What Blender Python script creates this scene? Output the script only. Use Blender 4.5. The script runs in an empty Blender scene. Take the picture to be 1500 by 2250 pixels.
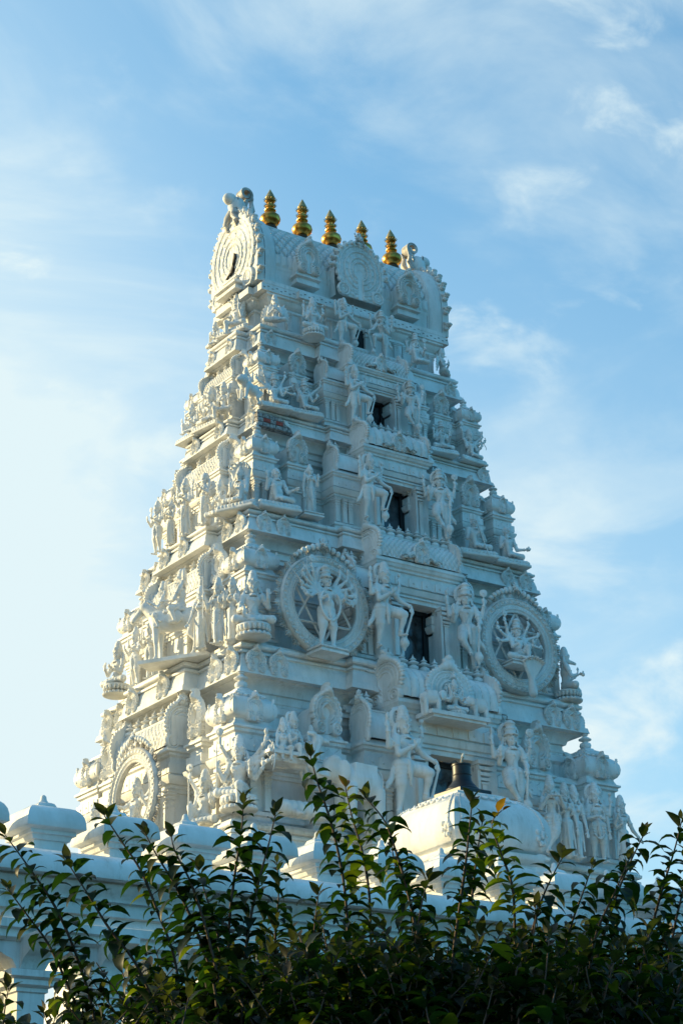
import bpy, math, random
import numpy as np
from mathutils import Vector, Matrix

PI = math.pi
R = math.radians
random.seed(7)
rng = np.random.default_rng(7)
S = bpy.context.scene

# ------------------------------------------------------------ camera
cd = bpy.data.cameras.new("camera")
cam = bpy.data.objects.new("camera", cd)
S.collection.objects.link(cam)
cd.sensor_fit = 'VERTICAL'
cd.sensor_height = 36.0
cd.lens = 36.0 * 4372.9 / 2250.0
cd.clip_start = 0.1
cd.clip_end = 5000
YAW, PITCH, ROLL = R(35.35438), R(22.22948), R(-1.60606)
fw = Vector((math.sin(YAW) * math.cos(PITCH), math.cos(YAW) * math.cos(PITCH), math.sin(PITCH)))
rt = Vector((math.cos(YAW), -math.sin(YAW), 0))
up = rt.cross(fw)
c_, s_ = math.cos(ROLL), math.sin(ROLL)
rt2 = rt * c_ + up * s_
up2 = up * c_ - rt * s_
M = Matrix((rt2, up2, -fw)).transposed().to_4x4()
M.translation = Vector((-17.30244, -24.50776, 1.6))
cam.matrix_world = M
S.camera = cam

# ------------------------------------------------------------ light
SUN_AZ = (-0.59, 0.807)
SUN_EL = R(14.0)
sd = Vector((SUN_AZ[0] * math.cos(SUN_EL), SUN_AZ[1] * math.cos(SUN_EL), math.sin(SUN_EL))).normalized()
ld = bpy.data.lights.new("sun", 'SUN')
ld.energy = 5.0
ld.angle = R(0.5)
ld.color = (1.0, 0.79, 0.40)
sun = bpy.data.objects.new("sun", ld)
S.collection.objects.link(sun)
sun.rotation_euler = sd.to_track_quat('Z', 'Y').to_euler()
W = bpy.data.worlds.new("World")
S.world = W
W.use_nodes = True
S.view_settings.view_transform = 'Standard'
S.view_settings.look = 'None'
S.view_settings.exposure = 0.58
S.view_settings.gamma = 1.0
nt = W.node_tree
nd, lk = nt.nodes, nt.links
nd.clear()
wo = nd.new('ShaderNodeOutputWorld')
bg = nd.new('ShaderNodeBackground')
sky = nd.new('ShaderNodeTexSky')
sky.sky_type = 'NISHITA'
sky.sun_disc = False
sky.sun_elevation = SUN_EL
sky.sun_rotation = math.atan2(sd.x, sd.y)
sky.air_density = 1.0
sky.dust_density = 2.2
sky.ozone_density = 2.2
bg.inputs['Strength'].default_value = 0.124


def wisp(rot, scale, stretch, lo, hi, dist, amt, seed):
    tc = nd.new('ShaderNodeTexCoord')
    mp = nd.new('ShaderNodeMapping')
    mp.inputs['Rotation'].default_value = rot
    mp.inputs['Scale'].default_value = (scale * stretch[0], scale * stretch[1], scale * stretch[2])
    mp.inputs['Location'].default_value = (seed, seed * .7, seed * 1.3)
    lk.new(tc.outputs['Generated'], mp.inputs['Vector'])
    n = nd.new('ShaderNodeTexNoise')
    n.inputs['Scale'].default_value = 1.0
    n.inputs['Detail'].default_value = 9
    n.inputs['Roughness'].default_value = 0.56
    n.inputs['Distortion'].default_value = dist
    lk.new(mp.outputs['Vector'], n.inputs['Vector'])
    r = nd.new('ShaderNodeMapRange')
    r.interpolation_type = 'SMOOTHSTEP'
    r.inputs['From Min'].default_value = lo
    r.inputs['From Max'].default_value = hi
    r.inputs['To Max'].default_value = amt
    lk.new(n.outputs['Fac'], r.inputs['Value'])
    return r.outputs['Result']


def wmath(op, a, b):
    m = nd.new('ShaderNodeMath')
    m.operation = op
    m.use_clamp = True
    for i, v in enumerate((a, b)):
        if isinstance(v, (int, float)):
            m.inputs[i].default_value = v
        else:
            lk.new(v, m.inputs[i])
    return m.outputs[0]


w1 = wisp((R(8), R(28), R(-30)), 7.0, (0.45, 1.0, 1.5), 0.40, 0.78, 0.5, 0.62, 3.1)
w2 = wisp((R(0), R(-20), R(-35)), 24.0, (0.6, 1.0, 1.3), 0.52, 0.76, 0.35, 0.55, 8.6)
w3 = wisp((0, 0, 0), 5.0, (1, 1, 1.6), 0.46, 0.66, 0.2, 1.0, 7.7)
cl0 = wmath('ADD', wmath('MULTIPLY', w2, w3), w1)
# thin haze: brighter towards the sun and towards the horizon
tcg = nd.new('ShaderNodeTexCoord')
nrm_ = nd.new('ShaderNodeVectorMath')
nrm_.operation = 'NORMALIZE'
lk.new(tcg.outputs['Generated'], nrm_.inputs[0])
dt_ = nd.new('ShaderNodeVectorMath')
dt_.operation = 'DOT_PRODUCT'
lk.new(nrm_.outputs[0], dt_.inputs[0])
dt_.inputs[1].default_value = tuple(sd)
sx_ = nd.new('ShaderNodeSeparateXYZ')
lk.new(nrm_.outputs[0], sx_.inputs[0])


def wmap(v, a_, b_, c_, d_):
    r = nd.new('ShaderNodeMapRange')
    r.interpolation_type = 'SMOOTHSTEP'
    for k_, q_ in zip(('From Min', 'From Max', 'To Min', 'To Max'), (a_, b_, c_, d_)):
        r.inputs[k_].default_value = q_
    lk.new(v, r.inputs['Value'])
    return r.outputs['Result']


haze_sun = wmath('MULTIPLY', wmap(dt_.outputs['Value'], .36, .62, 0.0, .92), wmap(sx_.outputs['Z'], .62, .30, .30, 1.0))
side_ = wmap(dt_.outputs['Value'], -.15, .40, .15, 1.0)
haze_low = wmath('MULTIPLY', wmap(sx_.outputs['Z'], .62, .20, 0.0, .48), side_)
cl = wmath('MULTIPLY', cl0, side_)
low_cl = wmath('MULTIPLY', wisp((R(10), R(15), R(-20)), 11.0, (.7, 1, 2.0), .40, .66, .4, 1.0, 2.2), wmath('MULTIPLY', wmap(sx_.outputs['Z'], .46, .28, 0.0, .62), side_))
base = wmath('ADD', wmath('ADD', cl, low_cl), wmath('ADD', haze_sun, wmath('ADD', haze_low, wmath('MULTIPLY', side_, .19))))
mx = nd.new('ShaderNodeMix')
mx.data_type = 'RGBA'
lk.new(base, mx.inputs['Factor'])
tint = nd.new('ShaderNodeMix')
tint.data_type = 'RGBA'
tint.blend_type = 'MULTIPLY'
tint.inputs['Factor'].default_value = 1.0
lk.new(sky.outputs['Color'], tint.inputs[6])
tint.inputs[7].default_value = (.27, 1.36, 1.70, 1)
lk.new(tint.outputs[2], mx.inputs[6])
mx.inputs[7].default_value = (4.15, 4.95, 5.15, 1)
lk.new(mx.outputs[2], bg.inputs['Color'])
lk.new(bg.outputs[0], wo.inputs['Surface'])

# ------------------------------------------------------------ materials


def newmat(name):
    m = bpy.data.materials.new(name)
    m.use_nodes = True
    return m, m.node_tree.nodes, m.node_tree.links, m.node_tree.nodes['Principled BSDF']


def paint(name, col=(.80, .80, .785), dirt=0.5, rough=.5, bump=.25, scale=1.0, point=True, lattice=None):
    m, n, l, b = newmat(name)
    b.inputs['Roughness'].default_value = rough
    b.inputs['Specular IOR Level'].default_value = .25
    tc = n.new('ShaderNodeTexCoord')
    geo = n.new('ShaderNodeNewGeometry')
    mp = n.new('ShaderNodeMapping')
    mp.inputs['Scale'].default_value = (1.3 * scale, 1.3 * scale, .45 * scale)
    l.new(geo.outputs['Position'], mp.inputs['Vector'])
    n1 = n.new('ShaderNodeTexNoise')
    n1.inputs['Scale'].default_value = 2.2
    n1.inputs['Detail'].default_value = 8
    n1.inputs['Roughness'].default_value = .65
    l.new(mp.outputs['Vector'], n1.inputs['Vector'])
    r1 = n.new('ShaderNodeValToRGB')
    r1.color_ramp.elements[0].position = .40
    r1.color_ramp.elements[0].color = (col[0] * .80, col[1] * .80, col[2] * .78, 1)
    r1.color_ramp.elements[1].position = .62
    r1.color_ramp.elements[1].color = (*col, 1)
    l.new(n1.outputs['Fac'], r1.inputs['Fac'])
    # fine specks of dirt
    n2 = n.new('ShaderNodeTexNoise')
    n2.inputs['Scale'].default_value = 26 * scale
    n2.inputs['Detail'].default_value = 6
    n2.inputs['Roughness'].default_value = .7
    l.new(geo.outputs['Position'], n2.inputs['Vector'])
    r2 = n.new('ShaderNodeMapRange')
    r2.inputs['From Min'].default_value = .64
    r2.inputs['From Max'].default_value = .72
    r2.inputs['To Max'].default_value = dirt
    l.new(n2.outputs['Fac'], r2.inputs['Value'])
    mx = n.new('ShaderNodeMix')
    mx.data_type = 'RGBA'
    l.new(r2.outputs['Result'], mx.inputs['Factor'])
    l.new(r1.outputs['Color'], mx.inputs[6])
    mx.inputs[7].default_value = (.30, .27, .22, 1)
    out = mx.outputs[2]
    # rain streaks running down, and dull patches of older paint
    m5 = n.new('ShaderNodeMapping')
    m5.inputs['Scale'].default_value = (9 * scale, 9 * scale, .7 * scale)
    l.new(geo.outputs['Position'], m5.inputs['Vector'])
    n5 = n.new('ShaderNodeTexNoise')
    n5.inputs['Scale'].default_value = 1.6
    n5.inputs['Detail'].default_value = 7
    n5.inputs['Roughness'].default_value = .62
    l.new(m5.outputs['Vector'], n5.inputs['Vector'])
    r5 = n.new('ShaderNodeMapRange')
    r5.inputs['From Min'].default_value = .54
    r5.inputs['From Max'].default_value = .74
    r5.inputs['To Max'].default_value = .55
    l.new(n5.outputs['Fac'], r5.inputs['Value'])
    n6 = n.new('ShaderNodeTexNoise')
    n6.inputs['Scale'].default_value = .9 * scale
    n6.inputs['Detail'].default_value = 4
    l.new(geo.outputs['Position'], n6.inputs['Vector'])
    r6 = n.new('ShaderNodeMapRange')
    r6.inputs['From Min'].default_value = .42
    r6.inputs['From Max'].default_value = .60
    l.new(n6.outputs['Fac'], r6.inputs['Value'])
    m6 = n.new('ShaderNodeMath')
    m6.operation = 'MULTIPLY'
    l.new(r5.outputs['Result'], m6.inputs[0])
    l.new(r6.outputs['Result'], m6.inputs[1])
    m7 = n.new('ShaderNodeMix')
    m7.data_type = 'RGBA'
    l.new(m6.outputs[0], m7.inputs['Factor'])
    l.new(out, m7.inputs[6])
    m7.inputs[7].default_value = (.34, .31, .25, 1)
    out = m7.outputs[2]
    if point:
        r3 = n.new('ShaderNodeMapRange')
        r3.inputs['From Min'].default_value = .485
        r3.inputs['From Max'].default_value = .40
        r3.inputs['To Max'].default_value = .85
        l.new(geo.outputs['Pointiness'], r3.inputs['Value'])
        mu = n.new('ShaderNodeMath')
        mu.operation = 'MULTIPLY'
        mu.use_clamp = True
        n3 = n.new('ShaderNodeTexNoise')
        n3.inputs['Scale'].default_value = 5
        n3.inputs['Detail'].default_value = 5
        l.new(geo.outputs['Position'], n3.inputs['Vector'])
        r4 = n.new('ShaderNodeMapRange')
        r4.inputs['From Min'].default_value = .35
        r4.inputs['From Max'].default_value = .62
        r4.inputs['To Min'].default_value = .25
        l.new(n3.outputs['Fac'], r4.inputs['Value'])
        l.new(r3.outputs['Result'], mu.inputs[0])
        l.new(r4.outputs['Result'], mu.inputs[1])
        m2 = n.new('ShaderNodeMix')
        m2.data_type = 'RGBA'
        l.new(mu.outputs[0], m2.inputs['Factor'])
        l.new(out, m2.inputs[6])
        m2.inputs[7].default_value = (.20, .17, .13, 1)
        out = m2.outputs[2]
    l.new(out, b.inputs['Base Color'])
    nb = n.new('ShaderNodeTexNoise')
    nb.inputs['Scale'].default_value = 30
    nb.inputs['Detail'].default_value = 8
    l.new(geo.outputs['Position'], nb.inputs['Vector'])
    bp = n.new('ShaderNodeBump')
    bp.inputs['Strength'].default_value = bump
    bp.inputs['Distance'].default_value = .012
    l.new(nb.outputs['Fac'], bp.inputs['Height'])
    nc = n.new('ShaderNodeTexNoise')
    nc.inputs['Scale'].default_value = 6
    nc.inputs['Detail'].default_value = 3
    l.new(geo.outputs['Position'], nc.inputs['Vector'])
    bq = n.new('ShaderNodeBump')
    bq.inputs['Strength'].default_value = .35
    bq.inputs['Distance'].default_value = .03
    l.new(nc.outputs['Fac'], bq.inputs['Height'])
    l.new(bq.outputs['Normal'], bp.inputs['Normal'])
    l.new(bp.outputs['Normal'], b.inputs['Normal'])
    return m


def plain(name, col, rough=.5, metal=0.0, var=.15, vs=8, bump=.1):
    m, n, l, b = newmat(name)
    b.inputs['Roughness'].default_value = rough
    b.inputs['Metallic'].default_value = metal
    geo = n.new('ShaderNodeNewGeometry')
    n1 = n.new('ShaderNodeTexNoise')
    n1.inputs['Scale'].default_value = vs
    n1.inputs['Detail'].default_value = 7
    l.new(geo.outputs['Position'], n1.inputs['Vector'])
    r1 = n.new('ShaderNodeValToRGB')
    r1.color_ramp.elements[0].position = .35
    r1.color_ramp.elements[0].color = tuple(c * (1 - var) for c in col) + (1,)
    r1.color_ramp.elements[1].position = .65
    r1.color_ramp.elements[1].color = tuple(min(1, c * (1 + var)) for c in col) + (1,)
    l.new(n1.outputs['Fac'], r1.inputs['Fac'])
    l.new(r1.outputs['Color'], b.inputs['Base Color'])
    bp = n.new('ShaderNodeBump')
    bp.inputs['Strength'].default_value = bump
    bp.inputs['Distance'].default_value = .01
    l.new(n1.outputs['Fac'], bp.inputs['Height'])
    l.new(bp.outputs['Normal'], b.inputs['Normal'])
    return m


WHITE = paint("white_painted_plaster", point=False)
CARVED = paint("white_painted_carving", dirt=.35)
PAV = paint("white_pavilion_plaster", dirt=.45, point=False, rough=.7)
GOLD = plain("gilded_copper", (.58, .30, .06), .30, 1.0, .45, 7, .12)
BRONZE = plain("dark_bronze", (.10, .06, .03), .5, .6, .3, 10)
GOLDDULL = plain("dull_gilding", (.42, .34, .16), .5, .9, .25, 20)
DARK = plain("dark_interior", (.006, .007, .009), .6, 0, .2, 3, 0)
GLASS = plain("dark_window_glass", (.04, .052, .06), .12, 0, .85, 4.5, 0)  # paler noise patches in the colour stand in for reflected shapes
BLACKM = plain("black_lamp_metal", (.008, .009, .012), .45, .1, .4, 14, .1)
BRICK = plain("exposed_red_brick", (.36, .07, .05), .85, 0, .3, 20, .4)
MORTAR = plain("grey_broken_mortar", (.30, .29, .28), .95, 0, .5, 25, .9)
WIRE = plain("cable_plastic", (.55, .45, .32), .5, 0, .2, 9)

# ------------------------------------------------------------ mesh helpers
COL = S.collection


def mesh_from(name, V, Fc, mat, smooth=None):
    """V (n,3) array, Fc list of faces or (m,4) array"""
    me = bpy.data.meshes.new(name)
    V = np.asarray(V, dtype=np.float32).reshape(-1, 3)
    if isinstance(Fc, np.ndarray):
        m = len(Fc)
        k = Fc.shape[1]
        me.vertices.add(len(V))
        me.vertices.foreach_set('co', V.ravel())
        me.loops.add(m * k)
        me.loops.foreach_set('vertex_index', Fc.astype(np.int32).ravel())
        me.polygons.add(m)
        me.polygons.foreach_set('loop_start', np.arange(0, m * k, k, dtype=np.int32))
        me.polygons.foreach_set('loop_total', np.full(m, k, dtype=np.int32))
        me.update(calc_edges=True)
    else:
        me.from_pydata([tuple(map(float, v)) for v in V], [], Fc)
        me.update()
    if smooth:
        me.polygons.foreach_set('use_smooth', np.ones(len(me.polygons), dtype=bool))
        if smooth is not True:
            me.set_sharp_from_angle(angle=R(smooth))
    me.materials.append(mat)
    return me


def ob(name, me, parent=None, loc=(0, 0, 0), rz=0, sc=None):
    o = bpy.data.objects.new(name, me)
    COL.objects.link(o)
    o.location = loc
    o.rotation_euler = (0, 0, rz)
    if sc is not None:
        o.scale = sc if hasattr(sc, '__len__') else (sc, sc, sc)
    if parent:
        o.parent = parent
    return o


def empty(name, loc=(0, 0, 0), rz=0):
    return ob(name, None, None, loc, rz)


def tag(o, label=None, cat=None, group=None, kind=None):
    if label:
        o['label'] = label
    if cat:
        o['category'] = cat
    if group:
        o['group'] = group
    if kind:
        o['kind'] = kind
    return o


class MB:
    def __init__(s):
        s.v = []
        s.f = []

    def add(s, V, Fc):
        n = len(s.v)
        s.v.extend([tuple(v) for v in V])
        s.f.extend([tuple(i + n for i in f) for f in Fc])
        return s

    def box(s, x0, x1, y0, y1, z0, z1):
        return s.add([(x0, y0, z0), (x1, y0, z0), (x1, y1, z0), (x0, y1, z0), (x0, y0, z1), (x1, y0, z1), (x1, y1, z1), (x0, y1, z1)],
                     [(0, 3, 2, 1), (4, 5, 6, 7), (0, 1, 5, 4), (1, 2, 6, 5), (2, 3, 7, 6), (3, 0, 4, 7)])

    def ring(s, plan, prof, cap=True):
        """plan: CCW rectilinear polygon; prof: [(outward offset, z)] bottom to top"""
        n = len(plan)
        base = len(s.v)
        nrm = []
        for i in range(n):
            p0, p1, p2 = plan[i - 1], plan[i], plan[(i + 1) % n]
            d1 = Vector((p1[0] - p0[0], p1[1] - p0[1])).normalized()
            d2 = Vector((p2[0] - p1[0], p2[1] - p1[1])).normalized()
            n1 = Vector((d1.y, -d1.x))
            n2 = Vector((d2.y, -d2.x))
            k = 1 + n1.dot(n2)
            nrm.append((n1 + n2) / k if k > 1e-4 else n1)
        for off, z in prof:
            for i in range(n):
                s.v.append((plan[i][0] + nrm[i].x * off, plan[i][1] + nrm[i].y * off, z))
        for j in range(len(prof) - 1):
            for i in range(n):
                a = base + j * n + i
                b = base + j * n + (i + 1) % n
                s.f.append((a, b, b + n, a + n))
        if cap:
            s.f.append(tuple(base + i for i in range(n))[::-1])
            s.f.append(tuple(base + (len(prof) - 1) * n + i for i in range(n)))
        return s

    def lathe(s, prof, c=(0, 0, 0), n=16, square=0.0):
        base = len(s.v)
        for r, z in prof:
            for i in range(n):
                a = 2 * PI * i / n
                s.v.append((c[0] + r * math.cos(a), c[1] + r * math.sin(a), c[2] + z))
        for j in range(len(prof) - 1):
            for i in range(n):
                a = base + j * n + i
                b = base + j * n + (i + 1) % n
                s.f.append((a, b, b + n, a + n))
        s.f.append(tuple(base + i for i in range(n))[::-1])
        s.f.append(tuple(base + (len(prof) - 1) * n + i for i in range(n)))
        return s

    def ball(s, c, r, n=8, m=5):
        rx, ry, rz = r if hasattr(r, '__len__') else (r, r, r)
        base = len(s.v)
        for j in range(m + 1):
            t = -PI / 2 + PI * (j + .0001) / (m + .0002)
            for i in range(n):
                a = 2 * PI * i / n
                s.v.append((c[0] + rx * math.cos(t) * math.cos(a), c[1] + ry * math.cos(t) * math.sin(a), c[2] + rz * math.sin(t)))
        for j in range(m):
            for i in range(n):
                a = base + j * n + i
                b = base + j * n + (i + 1) % n
                s.f.append((a, b, b + n, a + n))
        return s

    def tube(s, pts, rad, n=6):
        pts = [Vector(p) for p in pts]
        base = len(s.v)
        m = len(pts)
        up_ = Vector((0, 0, 1))
        for j, p in enumerate(pts):
            d = (pts[min(j + 1, m - 1)] - pts[max(j - 1, 0)]).normalized()
            a = d.cross(up_)
            if a.length < .05:
                a = d.cross(Vector((1, 0, 0)))
            a.normalize()
            b = a.cross(d)
            r = rad[j] if hasattr(rad, '__len__') else rad
            for i in range(n):
                t = 2 * PI * i / n
                s.v.append(tuple(p + a * r * math.cos(t) + b * r * math.sin(t)))
        for j in range(m - 1):
            for i in range(n):
                q = base + j * n + i
                w = base + j * n + (i + 1) % n
                s.f.append((q, w, w + n, q + n))
        s.f.append(tuple(base + i for i in range(n))[::-1])
        s.f.append(tuple(base + (m - 1) * n + i for i in range(n)))
        return s

    def mesh(s, name, mat, smooth=None):
        return mesh_from(name, np.array(s.v, dtype=np.float32), s.f, mat, smooth)


def rect(x0, x1, y0, y1):
    return [(x0, y0), (x1, y0), (x1, y1), (x0, y1)]


def stepped(a, b, fs=(), ss=()):
    """rectangle +-a, +-b with nested projections fs [(halfwidth, extra depth)...] wide to narrow on the
    long faces and ss on the short faces; CCW from (-a,-b)"""
    q = [(-a, -b)]
    d0 = b
    for x, d in fs:
        q += [(-x, -d0), (-x, -(b + d))]
        d0 = b + d
    left_half = q[1:]
    front = [(-a, -b)] + left_half + [(-x, y) for x, y in reversed(left_half)]
    e0 = a
    q2 = []
    for y, d in ss:
        q2 += [(e0, -y), (a + d, -y)]
        e0 = a + d
    right = [(a, -b)] + q2 + [(x, -y) for x, y in reversed(q2)]
    half = front + right
    return half + [(-x, -y) for x, y in half]


# ------------------------------------------------------------ carved relief panels (height fields)
def relief(name, hf, x0, x1, z0, z1, nx, nz, mat=None, back=.0, smooth=55):
    """height field y = -h(x,z) where h is nan outside the carved outline; closed at the back"""
    xs = np.linspace(x0, x1, nx)
    zs = np.linspace(z0, z1, nz)
    X, Z = np.meshgrid(xs, zs, indexing='ij')
    H = hf(X, Z)
    ok = np.isfinite(H)
    cell = ok[:-1, :-1] & ok[1:, :-1] & ok[1:, 1:] & ok[:-1, 1:]
    idx = -np.ones((nx, nz), int)
    used = np.zeros((nx, nz), bool)
    used[:-1, :-1] |= cell
    used[1:, :-1] |= cell
    used[1:, 1:] |= cell
    used[:-1, 1:] |= cell
    k = used.sum()
    idx[used] = np.arange(k)
    Vf = np.stack([X[used], -H[used], Z[used]], 1)
    Vb = np.stack([X[used], np.full(k, back), Z[used]], 1)
    i, j = np.nonzero(cell)
    A, B, C_, D_ = idx[i, j], idx[i + 1, j], idx[i + 1, j + 1], idx[i, j + 1]
    F1 = np.stack([A, B, C_, D_], 1)
    F2 = np.stack([D_, C_, B, A], 1) + k
    fs = [F1, F2]
    pc = np.pad(cell, 1)
    for (di, dj, p, q) in ((0, -1, (0, 0), (1, 0)), (1, 0, (1, 0), (1, 1)), (0, 1, (1, 1), (0, 1)), (-1, 0, (0, 1), (0, 0))):
        e = cell & ~pc[1 + di:1 + di + cell.shape[0], 1 + dj:1 + dj + cell.shape[1]]
        i, j = np.nonzero(e)
        P = idx[i + p[0], j + p[1]]
        Q = idx[i + q[0], j + q[1]]
        fs.append(np.stack([Q, P, P + k, Q + k], 1))
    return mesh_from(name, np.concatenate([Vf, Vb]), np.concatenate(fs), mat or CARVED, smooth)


def bump(r, c, w):
    return np.clip(1 - ((r - c) / w) ** 2, 0, 1)


def kudu_h(n=22, beads=True):
    def hf(X, Z):
        cz = .50
        dx, dz = X, Z - cz
        r = np.hypot(dx, dz)
        th = np.arctan2(dx, dz)            # 0 = up
        lob = np.abs(np.sin(th * n / 2))
        Ro = .475 + .035 * lob
        h = np.full_like(r, .035)
        h += .030 * bump(r, .44, .055) * (.35 + .65 * lob)
        h += .030 * bump(r, .365, .022)
        h += .018 * bump(r, .315, .03) * (.3 + .7 * np.abs(np.sin(th * 14)))
        h += .030 * bump(r, .265, .020)
        h += .034 * bump(r, .185, .026)
        h += .012 * bump(r, .225, .02)
        inner = (r < .15) | ((np.abs(X) < .085) & (Z < cz))
        h = np.where(inner, .022, h)
        # curled ends at the foot
        for sx in (-1, 1):
            rr = np.hypot(X - sx * .26, Z - .13)
            s = rr < .17
            hh = .05 + .03 * bump(rr, .13, .03) + .03 * bump(rr, .075, .022) + .035 * bump(rr, 0, .035)
            h = np.where(s, np.maximum(hh, np.where(r < .3, 0, h)), h)
        out = (r > Ro)
        foot = False
        for sx in (-1, 1):
            foot = foot | (np.hypot(X - sx * .26, Z - .13) < .175)
        ped = (np.abs(X) < .1) & (Z < .3) & (Z > .0)
        out = out & ~foot & ~ped
        low = (Z < .0)
        out = out | low
        # crest on top
        cr = None
        for (x, z, q, e) in ((0, 1.00, .10, .07), (-.085, .965, .075, .05), (.085, .965, .075, .05), (0, 1.13, .07, .06),
                             (-.065, 1.07, .055, .04), (.065, 1.07, .055, .04), (-.15, .93, .05, .03), (.15, .93, .05, .03)):
            rr = np.hypot(X - x, Z - z)
            c = np.where(rr < q, .045 + e * np.sqrt(np.clip(1 - (rr / q) ** 2, 0, 1)), -1)
            cr = c if cr is None else np.maximum(cr, c)
        h = np.where(cr > 0, np.maximum(np.where(out, 0, h), cr), np.where(out, np.nan, h))
        return h
    return hf


KUDU = relief('arch_ornament', kudu_h(), -.56, .56, 0, 1.22, 54, 58)
KUDU_BIG = relief('end_gable', kudu_h(34), -.56, .56, 0, 1.22, 92, 100)


def gable_h(rough=0):
    """large roof gable with bands of scrolls and rosettes"""
    def hf(X, Z):
        cz = .47
        dx, dz = X, Z - cz
        r = np.hypot(dx, dz * (1 - .10 * (dz > 0)))
        th = np.arctan2(dx, dz)
        lob = np.abs(np.sin(th * 13))
        Ro = .46 + .03 * lob
        h = np.full_like(r, .03)
        h += .03 * bump(r, .445, .04) * (.3 + .7 * lob)
        h += .028 * bump(r, .40, .014)
        h += .016 * (.5 + .5 * np.sin(th * 24 + 14 * np.sin(r * 60))) * bump(r, .352, .034)
        h += .028 * bump(r, .305, .013)
        ph = (th * 7 / PI) % 1 - .5
        rr = np.hypot(ph * .17, (r - .258))
        h += .026 * bump(rr, .0, .018) + .014 * bump(rr, .027, .009)
        h += .028 * bump(r, .212, .012)
        h += .014 * bump(r, .178, .02) * np.abs(np.sin(th * 12))
        h += .028 * bump(r, .145, .012)
        h += .012 * np.clip(np.sin(th * 10 + 50 * r), 0, 1) * bump(r, .105, .026)
        h = np.where(np.hypot(dx, dz + .03) < .07, .02, h)
        h = np.where((np.abs(X) < .055) & (Z < cz - .03), .02, h)
        out = (r > Ro)
        for sx in (-1, 1):
            q = np.hypot(X - sx * .33, Z - .10)
            hh = .04 + .025 * bump(q, .10, .02) + .02 * bump(q, .055, .015) + .02 * bump(q, 0, .02)
            h = np.where(q < .12, np.maximum(hh, .03), h)
            out = out & ~(q < .12)
        out = out & ~((np.abs(X) < .33) & (Z < .25))
        out = out | (Z < 0)
        return np.where(out, np.nan, h)
    return hf


GABLE = relief('gable_panel', gable_h(), -.56, .56, 0, 1.05, 110, 104)

# ------------------------------------------------------------ the tower
tower = tag(empty('temple_tower'), 'tall white carved stone gateway tower of five tapering storeys under a barrel roof', 'tower')

# cornices: half length, half depth, soffit z, total height, (front steps), side half width, side depth
CORN = {4: (3.218, 2.109, 10.06, .50, [(1.43, .17), (1.02, .14)], .95, .24),
        3: (2.790, 1.675, 12.43, .38, [(1.20, .13), (.86, .12)], .78, .20),
        2: (2.332, 1.222, 14.40, .31, [(1.06, .13), (.72, .12)], .68, .20),
        1: (2.040, .880, 16.02, .41, [(.98, .13), (.66, .12)], .48, .20)}
CP = [(-.34, -.36), (-.34, -.30), (-.30, -.285), (-.30, -.24), (-.33, -.23), (-.33, -.17), (-.27, -.16), (-.25, -.10), (-.20, -.045), (-.14, -.02),
      (-.13, 0), (0, 0), (-.018, .17), (-.04, .172), (-.045, .21), (-.052, .36), (-.07, .50), (-.105, .60), (-.105, .63), (-.075, .635),
      (-.075, .70), (-.12, .71), (-.12, .76), (-.075, .79), (-.06, .83), (-.06, .90), (-.09, .915), (-.11, 1.0), (-.14, 1.0)]


def cprof(z, h, s=1.0):
    return [(o * s, z + (q * h if q > 0 else q * s)) for o, q in CP]


def tier_parts(k):
    return CORN[k]


cornice_objs = {}
for k, (a, b, z, h, fs, sy, sdp) in CORN.items():
    m = MB()
    m.ring(stepped(a, b, fs, [(sy, sdp)]), cprof(z, h, (a / 3.218) ** .6))
    o = ob('cornice', m.mesh('cornice', WHITE, 28), tower)
    cornice_objs[k] = o


def arch(parent, x, y, z, w, hgt, rz, me=None, th=1.0, nm='arch_ornament'):
    o = ob(nm, me or KUDU, parent, (x, y, z), rz, (w, w * th * 1.9, hgt))
    return o


# carved arches on the cornices (x, width) on the long faces, (y, width) on the left face; heights follow the photo
def cz(k):
    return CORN[k][2]


FRONT = -PI * 0
LEFT = -PI / 2            # a panel whose front is -Y turned to face -X


def on_front(k, x, w, dz=.03):
    a, b, z, h, fs, sy, sdp = CORN[k]
    y = b + sum(d for xx, d in fs if abs(x) < xx)
    arch(cornice_objs[k], x, -(y - .045), z + dz, w, w * 1.0, 0, th=1.3)
    arch(cornice_objs[k], x, (y - .045), z + dz, w, w * 1.0, PI, th=1.3)


def on_side(k, y, w, dz=.03):
    a, b, z, h, fs, sy, sdp = CORN[k]
    x = a + (sdp if abs(y) < sy else 0)
    arch(cornice_objs[k], -(x - .045), y, z + dz, w, w * 1.0, LEFT, th=1.3)
    arch(cornice_objs[k], (x - .045), y, z + dz, w, w * 1.0, -LEFT, th=1.3)


for x in (-2.93, -2.55, 2.50, 2.88):
    on_front(4, x, .345)
for y in (-1.86, -1.42, -.36, .55, 1.35, 1.75):
    on_side(4, y, .34)
for x in (-2.48, -2.14, 2.14, 2.50):
    on_front(3, x, .27)
for y in (-1.44, -1.06, -.12, .45, 1.02, 1.40):
    on_side(3, y, .27)
on_front(2, 2.13, .25)
for y in (-1.02, -.42, .30, .86):
    on_side(2, y, .25)
for x in (-1.80, 1.80):
    on_front(1, x, .23)
for y in (-.64, -.26, .27, .64):
    on_side(1, y, .22)

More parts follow.
